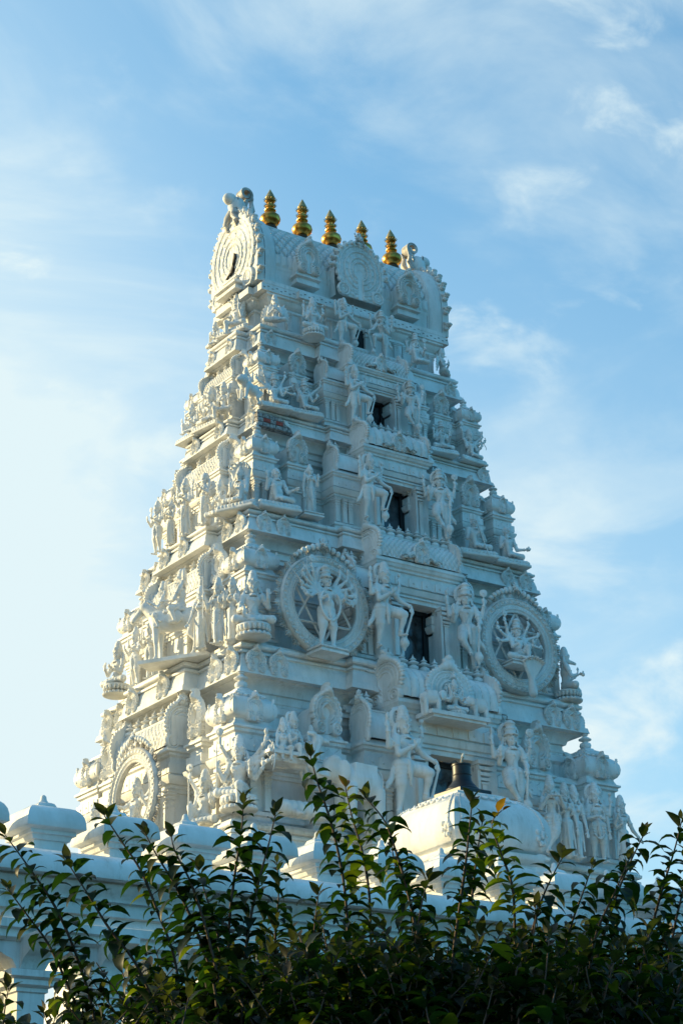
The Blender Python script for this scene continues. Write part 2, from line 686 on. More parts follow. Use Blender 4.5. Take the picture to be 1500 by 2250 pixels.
# broken corner of the second cornice: bare brick under the fallen plaster
a2, b2 = CORN[2][0], CORN[2][1]
brk = MB()
zz = 14.375
for r in range(3):
    x = -a2 + .012
    row = zz + .015 + r * .074
    xe = -a2 + (.72, .60, .46)[r]
    i = 0
    while x < xe:
        w = (.13 if (i + r) % 2 else .10)
        brk.box(x + .006, min(xe, x + w) - .004, -b2 - .016 + r * .004, -b2 + .2, row, row + .062)
        x += w
        i += 1
dm = ob('broken_corner', brk.mesh('broken_corner', MORTAR), cornice_objs[2])
rb = MB()
for (x0, r) in ((.13, 1), (.36, 1), (.24, 1.0)):
    if x0 == .24:
        continue
    rb.box(-a2 + x0, -a2 + x0 + .12, -b2 - .022, -b2 + .05, zz + .017 + r * .074, zz + .075 + r * .074)
ob('red_brick', rb.mesh('red_brick', BRICK), cornice_objs[2])
sh = MB()
pts = [(-a2 + .66, .0), (-a2 + .74, .0), (-a2 + .76, .07), (-a2 + .70, .10), (-a2 + .60, .13), (-a2 + .56, .19), (-a2 + .50, .20), (-a2 + .52, .13), (-a2 + .62, .08)]
base_ = [(x, -b2 - .02, zz + z) for x, z in pts]
sh.add(base_ + [(x, -b2 + .05, z) for x, y, z in base_],
       [tuple(range(9))] + [tuple(range(9, 18))[::-1]] + [(i, i + 9, (i + 1) % 9 + 9, (i + 1) % 9) for i in range(9)])
ob('torn_plaster', sh.mesh('torn_plaster', PAV), cornice_objs[2])

# tiers: floor z, soffit z, cornice above index, wall half length, corner bay width
TIER = {5: dict(z0=7.84, z1=10.06, c=4, aw=3.44, wc=.56, px=1.92, pw=.50, ob=1.36, oy=.47, s=.97, sy=-2.72, dh=.45, dz=9.13),
        4: dict(z0=10.56, z1=12.43, c=3, aw=2.92, wc=.48, px=1.66, pw=.42, ob=1.16, oy=.38, s=.84, sy=-2.14, dh=.355, dz=11.63),
        3: dict(z0=12.81, z1=14.40, c=2, aw=2.50, wc=.38, px=1.68, pw=.36, ob=1.10, oy=.33, s=.68, sy=-1.70, dh=.32, dz=13.75),
        2: dict(z0=14.71, z1=16.02, c=1, aw=2.18, wc=.33, px=1.43, pw=.31, ob=1.02, oy=.30, s=.64, sy=-1.30, dh=.28, dz=15.47)}

BP = [(.03, 0), (.03, .028), (.0, .034), (.0, .055), (.03, .062), (.03, .085), (-.03, .092), (-.045, .11), (-.045, .335), (-.02, .34),
      (-.02, .36), (.0, .365), (.0, .385), (.025, .39), (.055, .42), (.06, .44), (.02, .447), (.02, .455), (.035, .458), (.035, .525), (.0, .53),
      (.0, .565), (.03, .575), (.03, .592), (.055, .598), (.055, .612), (.02, .62), (.0, .645), (-.01, .65)]


def bprof(z0, z1, s, f0=0, f1=1):
    h = z1 - z0
    return [(o * s * 1.3, z0 + f * h) for o, f in BP if f0 <= f <= f1]


def pilaster_mesh():
    m = MB()
    w = .5
    def sq(r, z0, z1):
        m.box(-r * w, r * w, -r * w, r * w, z0, z1)
    m.box(-.5, .5, -.5, .5, 0, .06)
    m.ring(rect(-.5, .5, -.5, .5), [(-.07, .06), (-.07, .56), (-.02, .57), (-.02, .60), (-.09, .61), (-.09, .68), (0, .70), (0, .735), (-.12, .75), (-.12, .77),
                                  (.05, .80), (.05, .83), (-.1, .85), (-.1, .87), (.12, .91), (.12, .94), (-.02, .95), (.18, .985), (.18, 1.0)])
    return m.mesh('pilaster', WHITE)


PIL = pilaster_mesh()


def finial_prof(h, r):
    return [(r * .75, 0), (r * .62, .06 * h), (r * .8, .10 * h), (r * .92, .2 * h), (r * .8, .30 * h), (r * .45, .36 * h), (r * .4, .40 * h), (r * .98, .46 * h), (r * 1.0, .50 * h),
            (r * .6, .58 * h), (r * .38, .62 * h), (r * .3, .66 * h), (r * .55, .70 * h), (r * .50, .73 * h), (r * .22, .80 * h), (r * .12, .90 * h), (r * .02, h)]


_m = MB()
_m.lathe([(r, z) for r, z in finial_prof(1, .3)], n=14)
FIN = _m.mesh('finial', WHITE, 50)


def dome_mesh():
    """square bulging dome with arch ornaments, unit: half width 1, height 1"""
    m = MB()
    prof = [(-.06, 0), (-.06, .05), (.08, .10), (.19, .20), (.23, .32), (.20, .45), (.10, .56), (-.05, .64), (-.22, .70), (-.22, .73), (-.17, .735), (-.17, .77), (-.30, .80),
            (-.42, .86), (-.42, .89), (-.54, .92), (-.68, .96), (-.72, 1.0)]
    m.ring(rect(-1, 1, -1, 1), prof)
    # scalloped petals round the crown
    for s in range(4):
        for i in range(5):
            x = -.64 + i * .32
            c = (x, -.86, .70)
            p = (c[0] * math.cos(s * PI / 2) - c[1] * math.sin(s * PI / 2), c[0] * math.sin(s * PI / 2) + c[1] * math.cos(s * PI / 2), .685)
            m.ball(p, (.15, .15, .05), 8, 4)
    return m.mesh('dome', WHITE, 40)


DOME = dome_mesh()


def turret(x, y, z, hw, hh, fh, name='corner_turret'):
    """square kuta dome with arch on each face and a finial"""
    o = ob(name, None, tower, (x, y, z))
    d = ob('dome', DOME, o, (0, 0, 0), 0, (hw, hw, hh))
    for i, (dx, dy, rz) in enumerate(((0, -1, 0), (-1, 0, LEFT), (1, 0, -LEFT), (0, 1, PI))):
        arch(o, dx * hw * 1.06, dy * hw * 1.06, 0, hw * .98, hh * .66, rz, th=1.6)
    for sx, sy_ in ((-1, -1), (1, -1), (-1, 1), (1, 1)):
        arch(o, sx * hw * 1.04, sy_ * hw * 1.04, hh * .18, hw * .42, hh * .40, math.atan2(sx, -sy_), th=1.6)
    ob('finial', FIN, o, (0, 0, hh * .97), 0, (fh * 1.0, fh * 1.0, fh))
    return o


def barrel_surf(L, w, h, pattern, nx=150, nt=36, bulge=.13):
    """barrel vault along x, half length L, half depth w, height h with carved surface"""
    u = np.linspace(-1, 1, nx)
    t = np.linspace(0, 1, nt * 2)
    U, T = np.meshgrid(u, t, indexing='ij')
    ang = PI * T                                     # 0 front foot ... PI back foot
    yy = -np.cos(ang) * w * (1 + bulge * np.sin(np.minimum(ang, PI - ang) * 2.2).clip(0))
    zz = np.sin(ang) ** .85 * h
    arc = T * (PI * .5 * (w + h))
    X = U * L
    if pattern == 'lattice':
        p = .115 * (h / .55)
        g1 = np.abs(((X + arc * .9) / p) % 1 - .5)
        g2 = np.abs(((X - arc * .9) / p) % 1 - .5)
        line = np.minimum(.5 - g1, .5 - g2)
        d = np.where(line < .09, -.014, 0) + .010 * np.clip(1 - np.hypot(g1, g2) * 4.0, 0, 1)
        d = np.where((T > .40) & (T < .60), 0.004, d)
    elif pattern == 'bands':
        p = .145
        g = ((X / p) % 1 - .5)
        d = .030 * np.sqrt(np.clip(1 - (g * 2.2) ** 2, 0, 1)) + .012 * (np.abs(np.sin(arc * 46)) * (np.abs(g) > .34))
        d += .016 * np.exp(-((g / .14) ** 2 + (((arc / .13) % 1 - .5) / .16) ** 2))
        d = np.where((T > .42) & (T < .58), 0.0, d)
    elif pattern == 'scroll':
        d = .02 * np.sin(X * 42 + 3 * np.sin(arc * 26)) * np.abs(np.sin(arc * 30)) * ((T < .4) | (T > .6))
    else:
        d = np.zeros_like(X)
    ny = -np.cos(ang)
    nz = np.sin(ang)
    Y = yy + ny * d
    Z = zz + nz * d
    V = np.stack([X, Y, Z], -1).reshape(-1, 3)
    i, j = np.meshgrid(np.arange(nx - 1), np.arange(2 * nt - 1), indexing='ij')
    a = (i * 2 * nt + j).ravel()
    F = np.stack([a, a + 2 * nt, a + 2 * nt + 1, a + 1], 1)
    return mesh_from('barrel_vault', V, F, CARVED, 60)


def kirti(m, c, s, yaw=0):
    """lion mask crest: cluster of curls, snout, eyes and horns; faces -Y turned by yaw"""
    def P(x, y, z):
        return (c[0] + s * (x * math.cos(yaw) - y * math.sin(yaw)), c[1] + s * (x * math.sin(yaw) + y * math.cos(yaw)), c[2] + s * z)
    for x, y, z, r in ((0, 0, 0, .5), (0, -.35, -.12, .32), (-.3, -.32, .12, .19), (.3, -.32, .12, .19), (0, -.5, .08, .14), (-.45, -.05, .1, .26), (.45, -.05, .1, .26),
                       (0, .0, .55, .3), (-.28, 0, .45, .24), (.28, 0, .45, .24), (-.16, -.05, .8, .18), (.16, -.05, .8, .18), (0, 0, 1.0, .16),
                       (-.25, -.45, -.32, .13), (.25, -.45, -.32, .13), (0, -.5, -.38, .12)):
        m.ball(P(x, y, z), s * r, 8, 6)
    for sx in (-1, 1):
        m.tube([P(sx * .4, 0, .25), P(sx * .7, -.05, .4), P(sx * .8, -.05, .75), P(sx * .62, 0, 1.0)], [s * .13, s * .12, s * .08, s * .02], 6)
        m.tube([P(sx * .3, -.3, -.2), P(sx * .6, -.3, -.45), P(sx * .75, -.2, -.8), P(sx * .6, -.15, -1.0), P(sx * .45, -.2, -.85)], [s * .12, s * .12, s * .1, s * .07, s * .03], 6)


_m = MB()
kirti(_m, (0, 0, 0), 1)
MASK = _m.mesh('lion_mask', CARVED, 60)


def sala(x, y, z, L, w, h, pattern, nfin, rz=0, gable_s=1.0, mask=True, fh=.2, centre=True, both=True, name='barrel_roof'):
    o = ob(name, None, tower, (x, y, z), rz)
    ob('barrel_vault', barrel_surf(L, w, h, pattern), o)
    m = MB()
    m.ring(rect(-L, L, -w * .30, w * .30), [(0, h * .97), (.01, h * 1.0), (.01, h * 1.03), (-.01, h * 1.05)])
    ob('ridge', m.mesh('ridge', WHITE, 40), o)
    if nfin:
        for i in range(nfin):
            ob('finial', FIN, o, (-L * .92 + 2 * L * .92 * i / max(1, nfin - 1), 0, h * 1.03), 0, (fh * 1.15, fh * 1.15, fh))
    for s in ((-1, 1) if both else (-1,)):
        g = ob('end_gable', KUDU_BIG, o, (s * (L + .0), 0, -h * .12), s * PI / 2, (w * 2.35 * gable_s, w * 3.2, h * 1.30 * gable_s))
        if mask:
            ob('lion_mask', MASK, o, (s * (L + .03), 0, h * 1.24 * gable_s), s * PI / 2, max(.065, h * .24))
        c = MB()
        c.box(s * L - .05, s * L + .05, -w * .9, w * .9, 0, h * .9)
        ob('gable_backing', c.mesh('gable_backing', WHITE), o)
    if centre:
        arch(o, 0, -w * 1.10, -.02, h * .72, h * .82, 0, th=1.3)
        m = MB()
        for sx in (-1, 1):
            for i in range(5):
                t = i / 4
                m.ball((sx * (h * .36 + t * h * .42), -w * 1.10 - .01, h * (.25 - .17 * t)), (h * .10 * (1 - .4 * t), .035, h * .13 * (1 - .5 * t)), 8, 5)
            m.tube([(sx * (h * .3 + h * .6 * i / 12), -w * 1.13 - .02, h * (.12 + .10 * math.sin(i * .9) * (1 - i / 14))) for i in range(13)], .016, 5)
        ob('scrollwork', m.mesh('scrollwork', CARVED, 60), o)
    return o


def pendants(m, x0, x1, y, z0, z1, s, face='f', step=.17):
    """shield plates with a round button on the beam"""
    n = max(1, int(round((x1 - x0) / (step * s * 1.0))))
    for i in range(n):
        c = x0 + (x1 - x0) * (i + .5) / n
        w = (x1 - x0) / n * .36
        t = .016 * s
        zz_ = z0 - (z1 - z0) * .04
        if face == 'f':
            m.box(c - w, c + w, y - t, y + .02, zz_, z1 + .01)
            m.add([(c - w * .6, y - t, z1 + .01), (c + w * .6, y - t, z1 + .01), (c, y - t, z1 + .05 * s), (c - w * .6, y + .02, z1 + .01), (c + w * .6, y + .02, z1 + .01), (c, y + .02, z1 + .05 * s)],
                  [(0, 1, 2), (0, 2, 5, 3), (1, 4, 5, 2), (3, 5, 4)])
            m.ball((c, y - t, (z0 + z1) / 2), (.022 * s, .014, .022 * s), 8, 4)
        else:
            m.box(y - t, y + .02, c - w, c + w, zz_, z1 + .01)
            m.ball((y - t, c, (z0 + z1) / 2), (.014, .022 * s, .022 * s), 8, 4)


def pil(x, y, z0, z1, w, par=None):
    ob('pilaster', PIL, par or CUR[0], (x, y, z0), 0, (w, w, (z1 - z0)))


tier_objs = {}
CUR = [tower]
for k, T in TIER.items():
    z0, z1, aw, wc = T['z0'], T['z1'], T['aw'], T['wc']
    h = z1 - z0
    a, b = CORN[T['c']][:2]
    bw = aw - 1.11
    s = h / 2.2
    m = MB()
    # recessed core wall
    cb_ = .30 if k != 4 else .58
    m.ring(rect(-(a - .30), a - .30, -(b - cb_), b - cb_), [(-.012, z0 - .3), (-.012, z0 + h * .78), (.035, z0 + h * .80), (.035, z0 + h * .84), (-.012, z0 + h * .855), (-.012, z1 - .02)])
    # continuous intermediate wall behind the bays
    ins = {5: .22, 4: .70, 3: .24, 2: .19}[k]
    m.ring(rect(-(aw - .20), aw - .20, -(bw - ins), bw - ins), bprof(z0, z1, s))
    pr = bprof(z0, z1, s)
    # corner bays
    for sx in (-1, 1):
        for sy_ in (-1, 1):
            x0, x1 = sorted((sx * aw, sx * (aw - wc)))
            bq = bw - (.22 if (k == 5 and sy_ > 0) else 0)
            y0, y1 = sorted((sy_ * bq, sy_ * (bq - wc)))
            m.ring(rect(x0, x1, y0, y1), pr)
            if sy_ < 0:
                pendants(m, x0 + .02, x1 - .02, y0 - .035 * s, z0 + .458 * h, z0 + .525 * h, s)
            if sx < 0:
                pendants(m, y0 + .02, y1 - .02, x0 - .035 * s, z0 + .458 * h, z0 + .525 * h, s, 's')
            turret((x0 + x1) / 2, (y0 + y1) / 2, z0 + .645 * h, wc * .53, h * .245, h * .155)
    # front niche bays (shrine with arch) and outer bays of the middle
    for f in (-1, 1):
        for sx in (-1, 1):
            cx = sx * T['px']
            pw = T['pw'] / 2
            if k == 4:
                continue
            y0, y1 = sorted((f * (bw - .02), f * (bw - .5)))
            m.ring(rect(cx - pw, cx + pw, y0, y1), pr)
            if f < 0:
                pendants(m, cx - pw, cx + pw, y0 - .035 * s, z0 + .458 * h, z0 + .525 * h, s)
        oy = bw + .10
        y0, y1 = sorted((f * oy, f * (oy - .6)))
        m.ring(rect(-T['ob'], -T['dh'], y0, y1), pr)
        m.ring(rect(T['dh'], T['ob'], y0, y1), pr)
        if f < 0:
            pendants(m, -T['ob'], -T['s'], y0 - .035 * s, z0 + .458 * h, z0 + .525 * h, s)
            pendants(m, T['s'], T['ob'], y0 - .035 * s, z0 + .458 * h, z0 + .525 * h, s)
    # side bays
    sy2 = min(.80, bw * .46)
    for f in (-1, 1):
        x0, x1 = sorted((f * (aw + .12), f * (aw - .5)))
        m.ring(rect(x0, x1, -sy2, sy2), pr)
        if f < 0:
            pendants(m, -sy2, sy2, x0 - .035 * s, z0 + .458 * h, z0 + .525 * h, s, 's')
        for g in (-1, 1):
            cy = g * (sy2 + bw - wc) / 2
            pw = min(.16, (bw - wc - sy2) * .34)
            x0, x1 = sorted((f * (aw - .02), f * (aw - .5)))
            m.ring(rect(x0, x1, cy - pw, cy + pw), pr)
    w = ob('tier_wall', m.mesh('tier_wall', WHITE, 28), tower)
    tier_objs[k] = w
    CUR[0] = w
    # shrine arches of the niche bays: half-round body + arch front
    for f in (-1, 1):
        for sx in (-1, 1):
            cx = sx * T['px']
            if k == 4:
                continue
            o = ob('niche_shrine', None, tower, (cx, f * (bw - .06), z0 + .645 * h), 0 if f < 0 else PI)
            W_ = T['pw'] * 1.06
            body = barrel_surf(.20, W_ * .43, h * .215, 'plain', 6, 18)
            ob('vault', body, o, (0, .19, 0), PI / 2)
            arch(o, 0, 0, 0, W_, h * .285, 0, th=1.7)
    for f in (-1, 1):
        for g in (-1, 1):
            cy = g * (sy2 + bw - wc) / 2
            W_ = min(.40, (bw - wc - sy2) * 1.0)
            o = ob('niche_shrine', None, tower, (f * (aw - .06), cy, z0 + .645 * h), LEFT if f < 0 else -LEFT)
            ob('vault', barrel_surf(.20, W_ * .43, h * .20, 'plain', 6, 18), o, (0, .19, 0), PI / 2)
            arch(o, 0, 0, 0, W_, h * .27, 0, th=1.7)
    # outer barrel behind the middle bay, gables facing sideways
    for f in (-1, 1):
        sala(0, f * (bw - .04), z0 + .65 * h, T['ob'] - .06, .20 * (s ** .5), h * .20, 'plain', 2, 0 if f < 0 else PI, 1.15, True, h * .13, False)
    # side barrel with row of finials
    for f in (-1, 1):
        sala(f * (aw - .08), 0, z0 + .65 * h, sy2 - .02, .22 * (s ** .5), h * .21, 'lattice', 7 if k > 3 else 5, LEFT if f < 0 else PI / 2, 1.2, True, h * .115, False)
    # pilasters
    pz0, pz1 = z0 + .095 * h, z0 + .345 * h
    pw_ = .115 * s
    for sx in (-1, 1):
        for dx in (.05, wc * .5, wc - .05):
            pil(sx * (aw - dx), -bw + .028 * s, pz0, pz1, pw_)
        for dx in ((-1, 1) if k != 4 else ()):
            pil(sx * T['px'] + dx * (T['pw'] / 2 - .05), -(bw - .02) + .028 * s, pz0, pz1, pw_)
        for xx in (T['ob'] - .05, T['ob'] - .05 - .19 * s, T['ob'] - .05 - .34 * s):
            pil(sx * xx, -(bw + .10) + .028 * s, pz0, pz1, pw_)
    for g in (-1, 1):
        for dy in (wc * .5, wc - .05):
            pil(-aw + .028 * s, g * (bw - dy), pz0, pz1, pw_)
            pil(aw - .028 * s, g * (bw - dy), pz0, pz1, pw_)
        for yy in (sy2 - .05, sy2 * .45):
            pil(-(aw + .12) + .028 * s, g * yy, pz0, pz1, pw_)
    # central bay with doorway
    S_, yf, dh, dz = T['s'], T['sy'], T['dh'], T['dz']
    zc = {5: 9.90, 4: 12.27, 3: 14.30, 2: 15.87}[k]
    e = .09 * s
    for f in (1, -1):
        def Y(y):
            return y * f
        cm = MB()

        def rc(x0, x1, ya, yb):
            q = sorted((Y(ya), Y(yb)))
            return rect(x0, x1, q[0], q[1])
        zt = zc - dz
        c0 = S_ - e - .02
        for sx in (-1, 1):
            x0, x1 = sorted((sx * dh, sx * c0))
            cm.ring(rc(x0, x1, yf + e, -(bw - .3)), [(.0, z0 - .25), (.0, z0 + .05 * h), (.03, z0 + .055 * h), (.03, z0 + .09 * h), (0, z0 + .10 * h), (0, dz)])
            # bracketed pilaster beside the door
            bx = sx * (dh + .13 * s)
            q0, q1 = sorted((Y(yf + e - .055), Y(yf + e + .05)))
            for (za, zb, ww) in ((z0 + .1 * h, dz - .34 * s, .045), (dz - .34 * s, dz - .31 * s, .065), (dz - .29 * s, dz - .25 * s, .085), (dz - .22 * s, dz - .17 * s, .105), (dz - .14 * s, dz - .09 * s, .13), (dz - .06 * s, dz, .15)):
                cm.box(bx - ww * s, bx + ww * s, q0 - (ww - .045) * s * .6, q1, za, zb)
        # frame boards proud of the wall
        for sx in (-1, 1):
            x0, x1 = sorted((sx * (dh - .003), sx * (dh + .045 * s)))
            q0, q1 = sorted((Y(yf + e - .075 * s), Y(yf + e + .02)))
            cm.box(x0, x1, q0, q1, z0 + .1 * h, dz - .002)
        prof = [(-.0, dz), (.0, dz + .09 * zt), (.03, dz + .10 * zt), (.03, dz + .14 * zt), (.0, dz + .15 * zt), (.0, dz + .17 * zt), (.035, dz + .19 * zt), (.05, dz + .26 * zt), (.06, dz + .31 * zt),
                (.02, dz + .32 * zt), (.02, dz + .35 * zt), (.045, dz + .36 * zt), (.045, dz + .56 * zt), (.0, dz + .57 * zt), (.0, dz + .70 * zt), (.03, dz + .72 * zt), (.03, dz + .77 * zt),
                (.06, dz + .80 * zt), (.075, dz + .86 * zt), (.09, dz + .88 * zt), (.09, dz + .95 * zt), (.05, dz + .96 * zt), (.05, zc)]
        cm.ring(rc(-c0, c0, yf + e, -(bw - .3)), prof)
        if f > 0:
            pendants(cm, -c0, c0, yf + e - .045, dz + .37 * zt, dz + .55 * zt, s * 1.1, step=.26)
        cb = ob('doorway_bay', cm.mesh('doorway_bay', WHITE, 28), tower)
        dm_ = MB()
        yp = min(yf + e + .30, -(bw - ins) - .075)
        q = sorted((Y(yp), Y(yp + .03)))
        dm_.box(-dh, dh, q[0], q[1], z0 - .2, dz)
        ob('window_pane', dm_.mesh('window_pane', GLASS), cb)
        fm = MB()
        q = sorted((Y(yp - .04), Y(yp - .006)))
        fw_ = dh * .16
        fm.box(-dh, -dh + fw_, q[0], q[1], z0 - .2, dz)
        fm.box(dh - fw_ * 1.6, dh, q[0], q[1], z0 - .2, dz)
        fm.box(-dh, dh, q[0] - .003, q[1] - .003, dz - fw_ * 1.2, dz)
        ob('window_frame', fm.mesh('window_frame', DARK), cb)
        pat = {5: 'bands', 4: 'lattice', 3: 'bands', 2: 'lattice'}[k]
        hh = {5: .50, 4: .42, 3: .36, 2: .33}[k]
        dd = abs(yf) - (b + sum(x[1] for x in CORN[T['c']][4])) + .30
        wv = {5: .34, 4: .28, 3: .25, 2: .22}[k]
        sala(0, Y(yf + wv + .0), zc, S_ - .10, wv, hh, pat, 9 if k > 2 else 11, 0 if f > 0 else PI, 1.08, True, {5: .27, 4: .25, 3: .19, 2: .10}[k], True)

# ---- top storey
z0, z1 = 16.43, 17.09
h = z1 - z0
m = MB()
a1, b1 = 1.66, .60
m.ring(stepped(a1, b1, [(.95, .06), (.62, .14)], [(.35, .12)]), [(.06, z0 - .2), (.06, z0 + .05), (.03, z0 + .06), (.03, z0 + .09), (.0, z0 + .10), (.0, z0 + .42), (.03, z0 + .44), (.03, z0 + .47), (0, z0 + .48),
                                       (0, z0 + .50), (.05, z0 + .53), (.08, z0 + .57), (.09, z0 + .60), (.13, z0 + .62), (.13, z1)])
for sx in (-1, 1):
    m.box(sx * .13 - .03, sx * .13 + .03, -(b1 + .20), -(b1 + .1), z0, z0 + .42)
    m.box(sx * .13 - .04, sx * .13 + .04, -(b1 + .22), -(b1 + .1), z0 + .30, z0 + .36)
    m.box(sx * .13 - .05, sx * .13 + .05, -(b1 + .23), -(b1 + .1), z0 + .38, z0 + .44)
tw = ob('tier_wall', m.mesh('tier_wall', WHITE, 28), tower)
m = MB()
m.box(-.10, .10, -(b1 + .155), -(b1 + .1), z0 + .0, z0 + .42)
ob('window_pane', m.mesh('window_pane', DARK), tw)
CUR[0] = tw
for sx in (-1, 1):
    for x in (1.58, 1.30, 1.02, .80, .52):
        pil(sx * x, -(b1 + (.0 if x > .95 else .06 if x > .62 else .14)) - .01, z0 + .10, z0 + .42, .09)
    for y in (-.5, .5):
        pil(sx * (a1 + .01), y, z0 + .10, z0 + .42, .09)
# eaves slab
m = MB()
m.ring(stepped(1.899, .75, [(1.22, .08), (.60, .06)], [(.50, .10)]), [(-.20, z1 - .09), (-.16, z1 - .06), (-.13, z1 - .02), (-.12, z1), (0, z1), (-.01, z1 + .13), (-.05, z1 + .15), (-.08, z1 + .19), (-.12, z1 + .20)])
nf = len(m.f)
for i in range(46):
    x = -1.85 + 3.70 * i / 45
    y = .75 + (.08 if abs(x) < 1.22 else 0) + (.06 if abs(x) < .60 else 0)
    m.box(x - .012, x + .022, -y - .004, -y + .01, z1 + .045 + .03 * (i % 2), z1 + .055 + .03 * (i % 2))
me_ = m.mesh('eaves', WHITE, 28)
me_.materials.append(MORTAR)
for p_ in list(me_.polygons)[nf:]:
    p_.material_index = 1
ev = ob('eaves', me_, tower)

# barrel roof
ROOFL, RW, RH, RZ = 1.80, .585, 1.42, z1 + .19


def roof_surface():
    nx, nt = 460, 260
    u = np.linspace(-1, 1, nx)
    T = np.linspace(0, 1, nt)
    U, TT = np.meshgrid(u, T, indexing='ij')
    ang = PI * TT
    side = -np.cos(ang)
    lift = np.sin(ang)
    y = side * RW * (1 + .20 * np.sin(np.clip(np.minimum(ang, PI - ang) * 1.9, 0, PI)))
    zz = lift ** .9 * RH
    arc = np.minimum(TT, 1 - TT) * 3.4
    X = U * ROOFL
    p = .165
    g1 = np.abs(((X + arc * .75) / p) % 1 - .5)
    g2 = np.abs(((X - arc * .75) / p) % 1 - .5)
    ln = np.minimum(.5 - g1, .5 - g2)
    d = np.where(ln < .12, -.036, 0) + .016 * np.clip(1 - np.hypot(g1, g2) * 4, 0, 1)
    body = (arc > .42) & (arc < 1.20) & (np.abs(X) < ROOFL - .22)
    d = np.where(body, d, 0.012)
    petal = (arc > .22) & (arc <= .42)
    d = np.where(petal, .02 + .03 * np.abs(np.sin(X * 24)) * (arc > .27), d)
    d = np.where((arc >= 1.2) & (arc < 1.24), .03, d)
    sc = (arc >= 1.24) & (arc < 1.52)
    d = np.where(sc, .012 + .014 * (np.abs(((X / .13) % 1) - .5) < .12), d)
    rim = np.abs(X) > ROOFL - .22
    d = np.where(rim, .055 + .02 * np.sin((np.abs(X) - ROOFL + .22) / .22 * PI), d)
    d = np.where((np.abs(X) > ROOFL - .25) & (np.abs(X) <= ROOFL - .22), .03, d)
    # end parts flare outwards
    fl = np.clip((np.abs(X) - (ROOFL - .30)) / .30, 0, 1) ** 2 * .05
    Y = y + side * (d + fl)
    Z = zz + lift * (d + fl)
    V = np.stack([X, Y, Z], -1).reshape(-1, 3)
    i, j = np.meshgrid(np.arange(nx - 1), np.arange(nt - 1), indexing='ij')
    a_ = (i * nt + j).ravel()
    F = np.stack([a_, a_ + nt, a_ + nt + 1, a_ + 1], 1)
    return mesh_from('barrel_roof', V, F, CARVED, 60)


